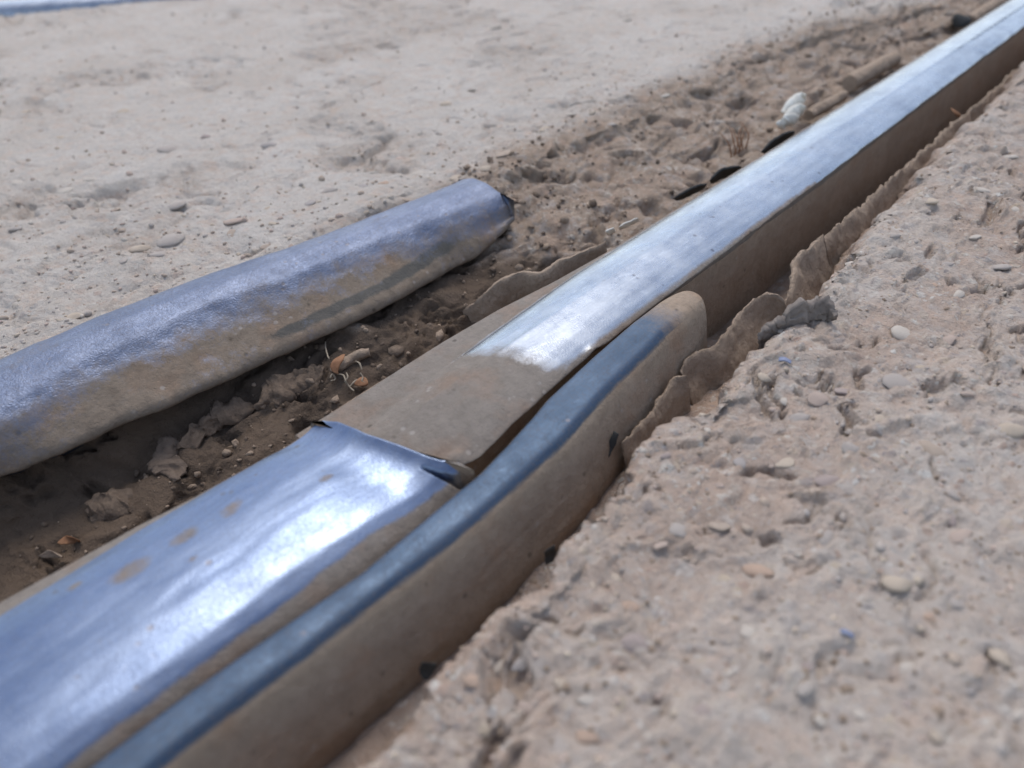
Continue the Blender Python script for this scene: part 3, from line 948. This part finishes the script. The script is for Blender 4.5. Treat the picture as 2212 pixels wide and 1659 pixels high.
# stones that stand out: picture x, y, width, tint, shape
SEEN = [('left', 343, 535, 62, 'grey', 0), ('left', 504, 472, 56, 'pink', 0), ('left', 378, 434, 46, 'grey', 0), ('left', 710, 406, 48, 'grey', 1), ('left', 665, 434, 34, 'blue', 1),
        ('left', 297, 521, 48, 'cream', 0), ('left', 150, 665, 54, 'cream', 0), ('left', 192, 385, 38, 'white', 1), ('left', 136, 406, 34, 'white', 0), ('left', 367, 507, 62, 'grey', 0),
        ('left', 262, 556, 30, 'grey', 1), ('left', 900, 365, 34, 'white', 1), ('left', 985, 372, 34, 'cream', 1), ('left', 1050, 355, 34, 'cream', 0), ('left', 590, 478, 30, 'cream', 2),
        ('left', 1016, 187, 26, 'white', 2), ('left', 1064, 48, 40, 'white', 1), ('left', 1352, 43, 26, 'white', 1), ('left', 263, 236, 30, 'cream', 1), ('left', 462, 28, 22, 'white', 0),
        ('left', 35, 390, 30, 'white', 0), ('left', 222, 263, 12, 'white', 2), ('left', 362, 315, 44, 'grey', 0), ('left', 580, 310, 40, 'blue', 0), ('left', 1436, 203, 30, 'white', 2),
        ('left', 30, 485, 40, 'grey', 0), ('left', 240, 440, 34, 'tan', 1), ('left', 860, 330, 30, 'pink', 1), ('left', 1180, 270, 36, 'cream', 2), ('left', 1230, 240, 30, 'white', 1),
        ('left', 40, 725, 16, 'blue', 2), ('left', 55, 712, 14, 'grey', 2), ('left', 1320, 262, 30, 'grey', 2), ('left', 1090, 330, 40, 'tan', 2),
        ('right', 1956, 700, 58, 'white', 0), ('right', 2047, 721, 50, 'pink', 1), ('right', 1960, 623, 36, 'grey', 1), ('right', 2075, 623, 34, 'white', 1), ('right', 2124, 406, 40, 'white', 0),
        ('right', 2140, 420, 30, 'grey', 0), ('right', 2201, 444, 36, 'white', 0), ('right', 1826, 830, 46, 'purple', 2), ('right', 1770, 857, 42, 'pink', 1), ('right', 1655, 805, 34, 'cream', 0),
        ('right', 1732, 889, 60, 'grey', 3), ('right', 1949, 815, 70, 'grey', 0), ('right', 1384, 1382, 92, 'purple', 3), ('right', 1272, 1498, 66, 'white', 3), ('right', 1356, 1288, 46, 'orange', 1),
        ('right', 1020, 1456, 44, 'orange', 2), ('right', 1942, 1256, 66, 'cream', 0), ('right', 2082, 1151, 56, 'pink', 1), ('right', 1973, 1435, 48, 'white', 0), ('right', 1613, 1347, 54, 'white', 2),
        ('right', 1781, 1543, 48, 'white', 1), ('right', 1862, 1530, 44, 'white', 2), ('right', 1511, 1407, 26, 'white', 0), ('right', 2033, 1585, 34, 'cream', 0), ('right', 1569, 1440, 34, 'white', 1),
        ('right', 1600, 1270, 20, 'white', 0), ('right', 1730, 1180, 24, 'white', 1), ('right', 1790, 1198, 16, 'white', 0), ('right', 2165, 1410, 60, 'cream', 2), ('right', 1270, 1360, 50, 'grey', 2),
        ('right', 1215, 1455, 40, 'cream', 1), ('right', 1120, 1400, 46, 'blue', 2), ('right', 1640, 1215, 70, 'orange', 3), ('right', 1900, 905, 36, 'cream', 1), ('right', 1840, 920, 30, 'grey', 2),
        ('right', 2090, 850, 44, 'pink', 2), ('right', 2010, 965, 60, 'tan', 0), ('right', 1600, 985, 44, 'blue', 3), ('right', 1700, 985, 50, 'cream', 1), ('right', 1560, 1120, 50, 'tan', 2),
        ('right', 1430, 1160, 40, 'pink', 2), ('right', 1330, 1225, 44, 'cream', 2), ('right', 2110, 500, 40, 'white', 1), ('right', 2050, 560, 34, 'grey', 1), ('right', 1845, 560, 40, 'white', 1),
        ('right', 2170, 560, 44, 'grey', 0), ('right', 1930, 510, 40, 'grey', 1), ('right', 2010, 440, 34, 'cream', 1), ('right', 2180, 330, 40, 'white', 1), ('right', 1690, 700, 30, 'white', 1)]
count = {'left': 0, 'right': 0}
taken = {'left': [], 'right': []}
for side, px, py, w, tint, q in SEEN:
    p = at(px, py, -0.002)
    r = 0.5 * w * depth(p) / F_PX
    pebble(side, p.x, p.y, r, random.uniform(0.6, 0.95), random.uniform(0.28, 0.42), tint, q, random.uniform(-0.6, 0.6) + 0.75, 0.6)
    taken[side].append((p.x, p.y, r))
    count[side] += 1
names = ['grey', 'grey', 'tan', 'tan', 'cream', 'white', 'pink', 'blue', 'orange', 'cream', 'purple']
while count['left'] < 100 or count['right'] < 130:
    side = 'left' if count['left'] < 100 and (random.random() < .5 or count['right'] >= 130) else 'right'
    if side == 'left':
        px, py = random.uniform(-30, 2000), random.uniform(-10, 720) ** 1.0
        p = at(px, py, -0.004)
        if p.x > np.interp(p.y, KY, XC) - 0.02 or p.x > -0.44 or p.x < -2.4: continue
        r = random.lognormvariate(math.log(0.0040), 0.42) * (1 + 0.5 * max(0, -p.x - 0.6))
    else:
        px, py = random.uniform(760, 2240), random.uniform(100, 1690)
        p = at(px, py, -0.004)
        if p.x < np.interp(p.y, KE, XE) + 0.006: continue
        r = random.lognormvariate(math.log(0.0030), 0.5)
    r = min(r, 0.013)
    if any((p.x - a) ** 2 + (p.y - b) ** 2 < (r + c) ** 2 for a, b, c in taken[side]): continue
    pebble(side, p.x, p.y, r, random.uniform(0.55, 0.95), random.uniform(0.3, 0.5), random.choice(names), random.choice((0, 1, 2, 3, 3, 2)), random.uniform(0, 6.28), random.uniform(0.6, 0.85))
    taken[side].append((p.x, p.y, r))
    count[side] += 1


def scatter(name, parent, pts, radii, mats, sub, squash=(0.5, 0.9), lift=0.1, rough=0.3):
    """many small crumbs in one mesh"""
    v0, f0 = (V1, F1) if sub == 1 else (V2, F2)
    n = len(pts)
    r = RNG
    nv = len(v0)
    jit = 1 + rough * (r.random((n, nv, 1)) - 0.5) * 2
    v = v0[None] * jit
    sc = np.stack([np.ones(n), r.uniform(0.55, 1, n), r.uniform(squash[0], squash[1], n)], -1) * radii[:, None]
    v = v * sc[:, None, :]
    a = r.uniform(0, 6.28, n)
    b = r.normal(0, 0.35, n)
    ca, sa, cb, sb = np.cos(a), np.sin(a), np.cos(b), np.sin(b)
    x, y, z = v[..., 0], v[..., 1], v[..., 2]
    x, z = x * cb[:, None] + z * sb[:, None], -x * sb[:, None] + z * cb[:, None]
    x, y = x * ca[:, None] - y * sa[:, None], x * sa[:, None] + y * ca[:, None]
    v = np.stack([x, y, z], -1) + pts[:, None, :]
    v[..., 2] += (lift * radii)[:, None]
    f = (f0[None] + (np.arange(n) * nv)[:, None, None]).reshape(-1, 3)
    me = tri_mesh(name, v.reshape(-1, 3), f)
    for m_ in mats: me.materials.append(m_)
    me.polygons.foreach_set('material_index', np.repeat(r.integers(0, len(mats), n), len(f0)).astype(np.int32))
    o = link_mesh(name, me, None, parent, smooth=False)
    tag(o, kind='stuff')
    return o


def crumbs_left(n):
    P, R = [], []
    while len(P) < n:
        px, py = RNG.uniform(-40, 2100), RNG.uniform(-20, 760)
        p = at(px, py, -0.004)
        if p.x > -0.45 or p.x < -2.6: continue
        k = float(fbm(np.array([p.x / 0.15]), np.array([p.y / 0.15]), seed=5, octv=4)[0])
        if RNG.random() > 0.25 + 1.6 * max(k, 0) + 0.9 * (p.x > -0.62): continue
        P.append((p.x, p.y, zground('left', p.x, p.y)))
        R.append(RNG.lognormal(math.log(0.0013), 0.4) * (1 + 0.6 * max(0, -p.x - 0.6)))
    return np.array(P), np.array(R)


def crumbs_bank(n):
    P, R = [], []
    while len(P) < n:
        x, y = RNG.uniform(-0.50, -0.325), RNG.uniform(0.0, 1.3) if RNG.random() < .6 else RNG.uniform(0.0, 0.5)
        if y < 0.43 and x < -0.425: continue
        P.append((x, y, zground('left', x, y)))
        R.append(RNG.lognormal(math.log(0.0014), 0.5))
    return np.array(P), np.minimum(np.array(R), 0.007)


def crumbs_right(n):
    P, R = [], []
    while len(P) < n:
        p = at(RNG.uniform(760, 2260), RNG.uniform(80, 1700), -0.004)
        if p.x < np.interp(p.y, KE, XE) - 0.025: continue
        P.append((p.x, p.y, zground('right', p.x, p.y)))
        R.append(RNG.lognormal(math.log(0.0010), 0.42))
    return np.array(P), np.minimum(np.array(R), 0.004)


S = M_STONE
scatter('gravel', GROUND, *crumbs_left(1500), [S['grey'], S['tan'], S['cream'], S['white'], S['tan'], S['pink']], 1)
scatter('soil_crumbs', GROUND, *crumbs_bank(1300), [M_MUD_DAMP_SHADE, M_MUD_DAMP_SHADE, M_MUD, M_MUD], 1, rough=0.45)
scatter('gravel', APRON, *crumbs_right(2400), [M_MUD, S['tan'], S['cream'], S['tan'], S['pink'], M_MUD, S['grey']], 1, lift=-0.35)


# ------------------------------------------------------------------ loose things
def thing(name, label, cat, loc=(0, 0, 0), group=None):
    o = bpy.data.objects.new(name, None)
    COL.objects.link(o)
    o.empty_display_size = 0.01
    o.location = loc
    return tag(o, label, cat, group)


def centred(o):
    """move the origin to the thing's base"""
    me = o.data
    co = np.zeros(len(me.vertices) * 3, dtype=np.float32)
    me.vertices.foreach_get('co', co)
    co = co.reshape(-1, 3)
    c = co.mean(0)
    c[2] = co[:, 2].min()
    me.vertices.foreach_set('co', (co - c).reshape(-1))
    me.update()
    o.location = c.tolist()
    return o


def ribbon(name, tops, bots, thick, mat, label=None, cat=None, n=60, k=14, rough=0.0024, edge=0.001, seed=0, parent=None, bulge=0.0):
    A, B = catmull(tops, n), catmull(bots, n)
    rows = []
    for i in range(n):
        t = A[min(i + 1, n - 1)] - A[max(i - 1, 0)]
        h = A[i] - B[i]
        s = t.cross(h)
        s = s.normalized() if s.length > 1e-9 else Vector((1, 0, 0))
        e = min(1.0, 0.25 + 6 * min(i, n - 1 - i) / n)               # ends thin out
        th = thick * e
        row = []
        for j in range(k):
            u = j / (k - 1)
            row.append(B[i] + h * u + s * (th * 0.5 * (1 - 0.45 * u) + bulge * 4 * u * (1 - u)))
        for j in range(k):
            u = 1 - j / (k - 1)
            row.append(B[i] + h * u - s * (th * 0.5 * (1 - 0.45 * u) - bulge * 4 * u * (1 - u)))
        rows.append([q[:] for q in row])
    P = np.array(rows)
    X, Y, Z = P[..., 0], P[..., 1], P[..., 2]
    for ax in range(3):
        P[..., ax] += rough * fbm(X / 0.014 + 5 * ax, Y / 0.014, Z / 0.014, seed=seed + 20 * ax, octv=4, gain=0.6)
        P[..., ax] += 0.25 * rough * fbm(X / 0.004 + 5 * ax, Y / 0.004, Z / 0.004, seed=seed + 20 * ax + 7, octv=2)
    P[..., 2] += edge * fbm(Y / 0.008, X / 0.008, seed=seed + 3, octv=3) * np.concatenate([np.linspace(0, 1, k), np.linspace(1, 0, k)])[None]
    o = link_mesh(name, grid_mesh(name, P, closed=True, caps=True), mat, parent)
    if label: tag(o, label, cat)
    return o if parent else centred(o)


def tube(name, pts, radii, mat, label=None, cat=None, n=40, k=8, rough=0.0004, seed=0, parent=None):
    A = catmull(pts, n)
    rr = np.interp(np.linspace(0, 1, n), np.linspace(0, 1, len(radii)), radii)
    rows = []
    for i in range(n):
        t = (A[min(i + 1, n - 1)] - A[max(i - 1, 0)]).normalized()
        u = t.cross(Vector((0.13, 0.2, 0.97))).normalized()
        w = t.cross(u)
        rows.append([(A[i] + (u * math.cos(q * 6.28318 / k) + w * math.sin(q * 6.28318 / k)) * float(rr[i]))[:] for q in range(k)])
    P = np.array(rows)
    X, Y, Z = P[..., 0], P[..., 1], P[..., 2]
    for ax in range(3):
        P[..., ax] += rough * fbm(X / 0.008 + 5 * ax, Y / 0.008, Z / 0.008, seed=seed + 20 * ax, octv=3)
    o = link_mesh(name, grid_mesh(name, P, closed=True, caps=True), mat, parent)
    if label: tag(o, label, cat)
    return o if parent else centred(o)


def A3(lst, z):
    """picture points at the given level(s)"""
    zs = np.interp(np.linspace(0, 1, len(lst)), np.linspace(0, 1, len(z)), z) if isinstance(z, (list, tuple)) else [z] * len(lst)
    return [at(a, b, float(c)) for (a, b), c in zip(lst, zs)]


def down(pts, dz, dx=0.0, dy=0.0):
    return [p + Vector((dx, dy, -dz)) for p in pts]


# mud skin left standing beside the far rail
t = A3([(1000, 668), (1037, 640), (1072, 610), (1127, 586), (1162, 590), (1187, 578), (1217, 558), (1255, 543), (1307, 519)], [-0.040, -0.016, -0.010, -0.009, -0.010, -0.010])
ribbon('mud_crust', t, down(t, 0.04, 0.002), 0.005, M_MUD, 'thin standing lip of dried mud left of the far rail', 'mud crust', 90, seed=31)
# mud skins in the groove on the right
t = A3([(1340, 958), (1382, 912), (1406, 892), (1432, 852), (1456, 820), (1480, 812)], [-0.030, -0.030, -0.026, -0.024])
ribbon('mud_crust', t, down(t, 0.04, 0.010), 0.0035, M_MUD, 'low curled flake of dried mud against the face of the guard bar', 'mud crust', 90, seed=41, rough=0.0028, edge=0.002)
t = A3([(1470, 800), (1484, 776), (1510, 757), (1542, 745), (1568, 719), (1592, 685), (1618, 655), (1650, 635), (1672, 639), (1690, 650)], [-0.028, -0.024, -0.018, -0.016, -0.018])
ribbon('mud_crust', t, down(t, 0.045, 0.026), 0.0032, M_MUD, 'broad wavy flake of dried mud past the rounded bar end', 'mud crust', 130, 20, seed=51, bulge=-0.002, rough=0.0022, edge=0.003)
t = A3([(1690, 655), (1708, 628), (1711, 600), (1716, 572), (1728, 545), (1752, 533), (1775, 512)], [-0.022, -0.014, -0.012, -0.012])
ribbon('mud_crust', t, down(t, 0.045, 0.024), 0.006, M_MUD, 'thick rounded lump of dried mud between far rail and concrete', 'mud crust', 90, seed=61, bulge=-0.001, rough=0.003, edge=0.003)
t = A3([(1765, 520), (1858, 446), (1952, 361), (2068, 260), (2166, 176), (2260, 92)], [-0.016, -0.016, -0.018])
ribbon('mud_crust', t, down(t, 0.04, 0.018), 0.004, M_MUD, 'long narrow crest of dried mud along the right of the far rail', 'mud crust', 260, seed=71, rough=0.0035, edge=0.0035)
# grey twisted strip
t = A3([(1634, 742), (1655, 710), (1682, 684), (1722, 657), (1762, 646), (1796, 655), (1806, 680)], [-0.014, 0.000, 0.006, 0.007, 0.002])
b = A3([(1634, 752), (1672, 732), (1705, 712), (1738, 694), (1775, 690), (1796, 690), (1806, 684)], [-0.020, -0.012, -0.006, -0.005, -0.004])
ribbon('fabric_strip', t, b, 0.007, M_GREYRUB, 'twisted dark grey strip of rag on the concrete edge', 'rag', 90, seed=81, rough=0.006, edge=0.003)


def z3(L):
    return [(1382 + 0.2 * a, 608 + 0.2 * b_) for a, b_ in L]


def flap(l, r, z, label, seed):
    ribbon('rubber_flap', A3(l, z), A3(r, z), 0.0016, M_BLACK, label, 'rubber', 30, 10, rough=0.0012, edge=0.0006, seed=seed)


flap(z3([(400, 590), (400, 760), (385, 900), (372, 1000)]), z3([(540, 625), (500, 770), (440, 880), (385, 1005)]), [-0.024, -0.030, -0.036, -0.042], 'torn black rubber flap standing near the rounded bar end', 1)
flap(z3([(262, 905), (255, 1000), (240, 1120), (195, 1230)]), z3([(345, 930), (322, 1030), (285, 1120), (205, 1245)]), [-0.026, -0.032, -0.038, -0.044], 'small forked black rubber flap below the larger torn flap', 2)
flap([(1326, 928), (1310, 962), (1296, 973), (1289, 1008)], [(1337, 935), (1328, 962), (1311, 990), (1293, 1015)], [-0.022, -0.030, -0.036, -0.042], 'narrow black rubber flap halfway along the brown bar face', 3)
flap([(1174, 1192), (1178, 1205), (1180, 1220)], [(1199, 1178), (1198, 1195), (1192, 1212)], [-0.026, -0.032, -0.036], 'black rubber scrap at the concrete edge below the bar', 4)
flap([(908, 1431), (905, 1450), (915, 1470)], [(944, 1434), (938, 1450), (925, 1468)], [-0.03, -0.036, -0.04], 'lowest dark rubber scrap between bar and concrete', 5)
# black strips standing in for the shade of crevices beside the far rail
for i, (tp, bt, lab) in enumerate([
        ([(1442, 420), (1472, 402), (1495, 393), (1514, 389)], [(1450, 424), (1480, 411), (1502, 400), (1514, 393)], 'lowest black strip for a shaded crevice against the far rail'),
        ([(1520, 382), (1540, 361), (1562, 354), (1588, 352)], [(1524, 388), (1548, 376), (1570, 366), (1590, 358)], 'arched black strip for a shaded crevice in the middle along the far rail'),
        ([(1632, 322), (1655, 297), (1680, 283), (1702, 276)], [(1640, 326), (1664, 310), (1688, 294), (1706, 281)], 'black strip for a shaded crevice just below the crumpled white paper')]):
    tp, bt = [[q + Vector((0.008, -0.004, 0)) for q in A3(l_, z_)] for l_, z_ in ((tp, [-0.014, -0.007, -0.011]), (bt, -0.024))]
    ribbon('shade_strip', tp, bt, 0.003, M_BLACK, lab, 'rubber', 30, 8, rough=0.001, edge=0.0006, seed=100 + i)
# white slivers
ribbon('paper_sliver', A3([(1336, 489), (1353, 480), (1378, 471)], -0.010), A3([(1338, 496), (1356, 489), (1380, 477)], -0.018), 0.0016, M_WHITE, 'long thin white paper sliver beside the far rail', 'paper', 24, 8, rough=0.001, seed=120)
ribbon('paper_sliver', A3([(1310, 500), (1318, 495), (1327, 492)], -0.012), A3([(1312, 507), (1320, 502), (1329, 498)], -0.019), 0.0016, M_WHITE, 'tiny white paper scrap at the near end of the long sliver', 'paper', 20, 6, rough=0.001, seed=121)
# crumpled paper: folds under one root
c = at(1710, 250, -0.02)
pp = thing('crumpled_paper', 'crumpled white paper lying against the far rail', 'paper', c)
FO = [([(1686, 242), (1704, 216), (1728, 198), (1742, 204)], [(1696, 250), (1714, 236), (1734, 222), (1742, 214)], [-0.004, 0.004, 0.006, 0.004], -0.010, 0.004),
      ([(1690, 254), (1706, 234), (1724, 226), (1740, 230)], [(1696, 268), (1710, 258), (1726, 250), (1736, 244)], [-0.006, 0.0, 0.0, -0.002], -0.014, 0.004),
      ([(1684, 262), (1700, 248), (1716, 246), (1728, 250)], [(1690, 276), (1702, 272), (1714, 270), (1722, 262)], [-0.010, -0.004, -0.004, -0.006], -0.018, 0.003),
      ([(1676, 268), (1684, 262), (1694, 266)], [(1680, 276), (1690, 277), (1698, 276)], [-0.012, -0.010, -0.012], -0.018, 0.002)]
for i, (tp, bt, zt, zb, bl) in enumerate(FO):
    f = ribbon('fold', A3(tp, zt), A3(bt, zb), 0.0014, M_WHITE, None, None, 26, 10, rough=0.0014, edge=0.0004, seed=130 + i, parent=pp, bulge=bl)
    f.matrix_parent_inverse = Matrix.Translation(-c)

# crusted bars lying along the far rail
for i, (p0, p1, r, lab) in enumerate([((1836, 172), (1935, 118), 0.0095, 'short grey crusted bar lying beside the far rail, its end dark'),
                                      ((1748, 240), (1826, 197), 0.006, 'low half-buried crusted bar between paper and the longer bar'),
                                      ((2100, 40), (2240, -30), 0.009, 'crusted bar beside the rail at the top right corner')]):
    a, b = at(*p0, -0.012), at(*p1, -0.012)
    L = [a + (b - a) * t for t in np.linspace(0, 1, 5)]
    L = [Vector((min(q.x, -0.312 - r * 0.6), q.y, q.z - 0.004)) for q in L]
    tube('crusted_bar', L, [r * 0.92, r, r, r * 0.97, r * 0.9], M_MUD, lab, 'bar', 60, 14, 0.0018, 140 + i)

# trench: roots, twig, leaves
ZT = lambda p: zground('left', p.x, p.y)


def trench(px, py, dz):
    """follow the sight line down to the soil"""
    z = -0.01
    for _ in range(60):
        p = at(px, py, z)
        if ZT(p) + dz >= z: break
        z -= 0.001
    return p


def TR(L, dz=0.001):
    return [trench(a, b_, dz) for a, b_ in L]


def slab(L, widths, mat, label, cat, seed):
    """lump of crusted soil lying along L: rough, flattened, sunk into the trench wall"""
    A = catmull(TR(L, 0.002), 60)
    ww = np.interp(np.linspace(0, 1, 60), np.linspace(0, 1, len(widths)), widths)
    rows = []
    for i in range(60):
        t_ = (A[min(i + 1, 59)] - A[max(i - 1, 0)]).normalized()
        u = t_.cross(Vector((0.55, 0, 0.83))).normalized()
        w_ = u.cross(t_)
        e = min(1.0, 0.15 + 5 * min(i, 59 - i) / 60)
        rows.append([(A[i] + (u * math.cos(q * 6.28318 / 20) * 1.5 + w_ * math.sin(q * 6.28318 / 20) * 0.55) * float(ww[i]) * e)[:] for q in range(20)])
    P = np.array(rows)
    X, Y, Z = P[..., 0].copy(), P[..., 1].copy(), P[..., 2].copy()
    for ax in range(3):
        P[..., ax] += 0.0075 * fbm(X / 0.012 + 5 * ax, Y / 0.012, Z / 0.012, seed=seed + 20 * ax, octv=4, gain=0.6)
    o = link_mesh(cat.replace(' ', '_'), grid_mesh('lump', P, closed=True, caps=True), mat)
    tag(o, label, cat)
    return centred(o)


slab([(385, 972), (420, 950), (450, 925), (475, 903), (510, 890), (548, 874)], [0.003, 0.0045, 0.005, 0.0055, 0.006, 0.005], M_MUD_DAMP_SHADE, 'bent ridge of crusted soil across the middle of the trench', 'soil lump', 151)
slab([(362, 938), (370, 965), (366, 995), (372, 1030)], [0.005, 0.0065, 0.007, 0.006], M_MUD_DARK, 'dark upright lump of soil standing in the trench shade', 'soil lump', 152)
slab([(556, 880), (600, 850), (650, 828), (705, 803)], [0.005, 0.008, 0.007, 0.004], M_MUD_DAMP_SHADE, 'long crusted soil slab just below the violet rail', 'soil lump', 153)
slab([(180, 1120), (225, 1098), (280, 1062)], [0.004, 0.007, 0.005], M_MUD_DAMP_SHADE, 'crusted soil lump low in the trench by the near rail', 'soil lump', 154)
tube('twig', TR([(722, 793), (745, 784), (770, 770), (800, 760)], 0.004), [0.0035, 0.004, 0.0035, 0.003], M_MUD, 'brown rotten twig beside the curled orange leaf', 'twig', 40, 8, 0.002, 155)
tube('twig', TR([(606, 862), (622, 856), (638, 847)], 0.003), [0.0005, 0.0008, 0.0013], M_STRAW, 'small pale twig stuck on the trench soil', 'twig', 24, 6, 0.0006, 156)
lf = TR([(740, 765), (722, 776), (714, 790), (718, 802), (729, 808)], 0.009)
lr = [p + Vector((0.004, 0.0045, -0.001)) * w for p, w in zip(lf, (0.3, 1.0, 1.0, 0.6, 0.15))]
ribbon('dry_leaf', lf, lr, 0.0008, M_LEAF, 'curled orange dry leaf in the trench', 'leaf', 30, 6, rough=0.0005, edge=0, seed=160)
rt = thing('root_tangle', 'tangle of fine pale rootlets hanging below the orange leaf', 'roots', trench(750, 815, 0))
for i, L in enumerate([[(729, 808), (742, 812), (748, 822), (754, 832), (767, 844)], [(748, 805), (752, 815), (746, 824), (756, 836)], [(756, 834), (764, 826), (772, 820)],
                       [(768, 782), (778, 786), (782, 798)], [(778, 806), (784, 816), (782, 824), (792, 830)], [(712, 816), (718, 808), (724, 818), (714, 822)], [(702, 738), (704, 755), (712, 774)]]):
    f = tube('rootlet', TR(L, 0.007), [0.0005, 0.0007, 0.0005], M_STRAW, None, None, 24, 5, 0.001, 170 + i, parent=rt)
    f.matrix_parent_inverse = Matrix.Translation(-rt.location)
for i, (L, W, lab) in enumerate([([(764, 830), (772, 818), (784, 810)], (0.006, 0.004), 'brown torn leaf behind the pale rootlets'),
                                 ([(122, 1172), (142, 1158), (158, 1162)], (0.007, 0.004), 'curled dry leaf at the bottom of the trench near the left edge'),
                                 ([(82, 1200), (104, 1188), (122, 1198)], (0.008, 0.003), 'greyish dry leaf scrap lying lowest in the trench')]):
    l = TR(L, 0.007)
    r_ = [p + Vector((W[0], 0.003, -W[1])) * w for p, w in zip(l, (0.3, 1, 0.4))]
    ribbon('dry_leaf', l, r_, 0.0008, M_LEAF if i < 2 else M_MUD, lab, 'leaf', 24, 6, rough=0.001, edge=0, seed=180 + i)
l = A3([(2052, 232), (2060, 244), (2070, 256)], [-0.012, -0.016, -0.022])
ribbon('dry_leaf', l, [p + Vector((0.006, 0.004, -0.002)) * w for p, w in zip(l, (0.3, 1, 0.5))], 0.001, M_LEAF, 'orange leaf scrap in the groove right of the far rail', 'leaf', 20, 6, rough=0.0006, edge=0, seed=190)
gr = thing('dry_grass', 'few dry orange grass blades left of the far rail', 'grass', at(1590, 340, -0.03))
for i in range(7):
    b0 = at(1580 + 5 * i, 340 - 3 * i, -0.022)
    f = tube('blade', [b0, b0 + Vector((random.uniform(-.008, .004), random.uniform(-.004, .006), 0.012)), b0 + Vector((random.uniform(-.018, .006), random.uniform(-.008, .010), 0.022))], [0.0008, 0.0007, 0.0002], M_LEAF, None, None, 12, 5, 0, 200 + i, parent=gr)
    f.matrix_parent_inverse = Matrix.Translation(-gr.location)


def scrap(px, py, w, lab, seed):
    p = at(px, py, -0.003)
    p.z = zground('right', p.x, p.y) + 0.002
    r = 0.5 * w * depth(p) / F_PX
    a = [p + Vector((-r, -0.3 * r, 0)), p + Vector((0, 0, 0.3 * r)), p + Vector((r, 0.3 * r, 0))]
    ribbon('plastic_scrap', a, [q + Vector((0.3 * r, -0.7 * r, -0.2 * r)) for q in a], 0.0008, M_BLUE, lab, 'plastic', 16, 6, rough=0.0008, edge=0.0004, seed=seed)


scrap(1694, 782, 26, 'small blue plastic scrap on the concrete near the grey rag', 210)
scrap(1830, 1365, 26, 'blurred blue plastic scrap low on the right concrete', 211)
st = bpy.data.objects.new('blob', PROTO['purple', 2].copy())  # round black blob beside the far rail
st.data.materials.clear()
st.data.materials.append(M_BLACK)
COL.objects.link(st)
p = at(2083, 45, -0.012)
st.location = (min(p.x, -0.324), p.y, -0.012)
st.scale = (0.011, 0.012, 0.011)
tag(st, 'round black blob against the far rail near the top', 'blob')
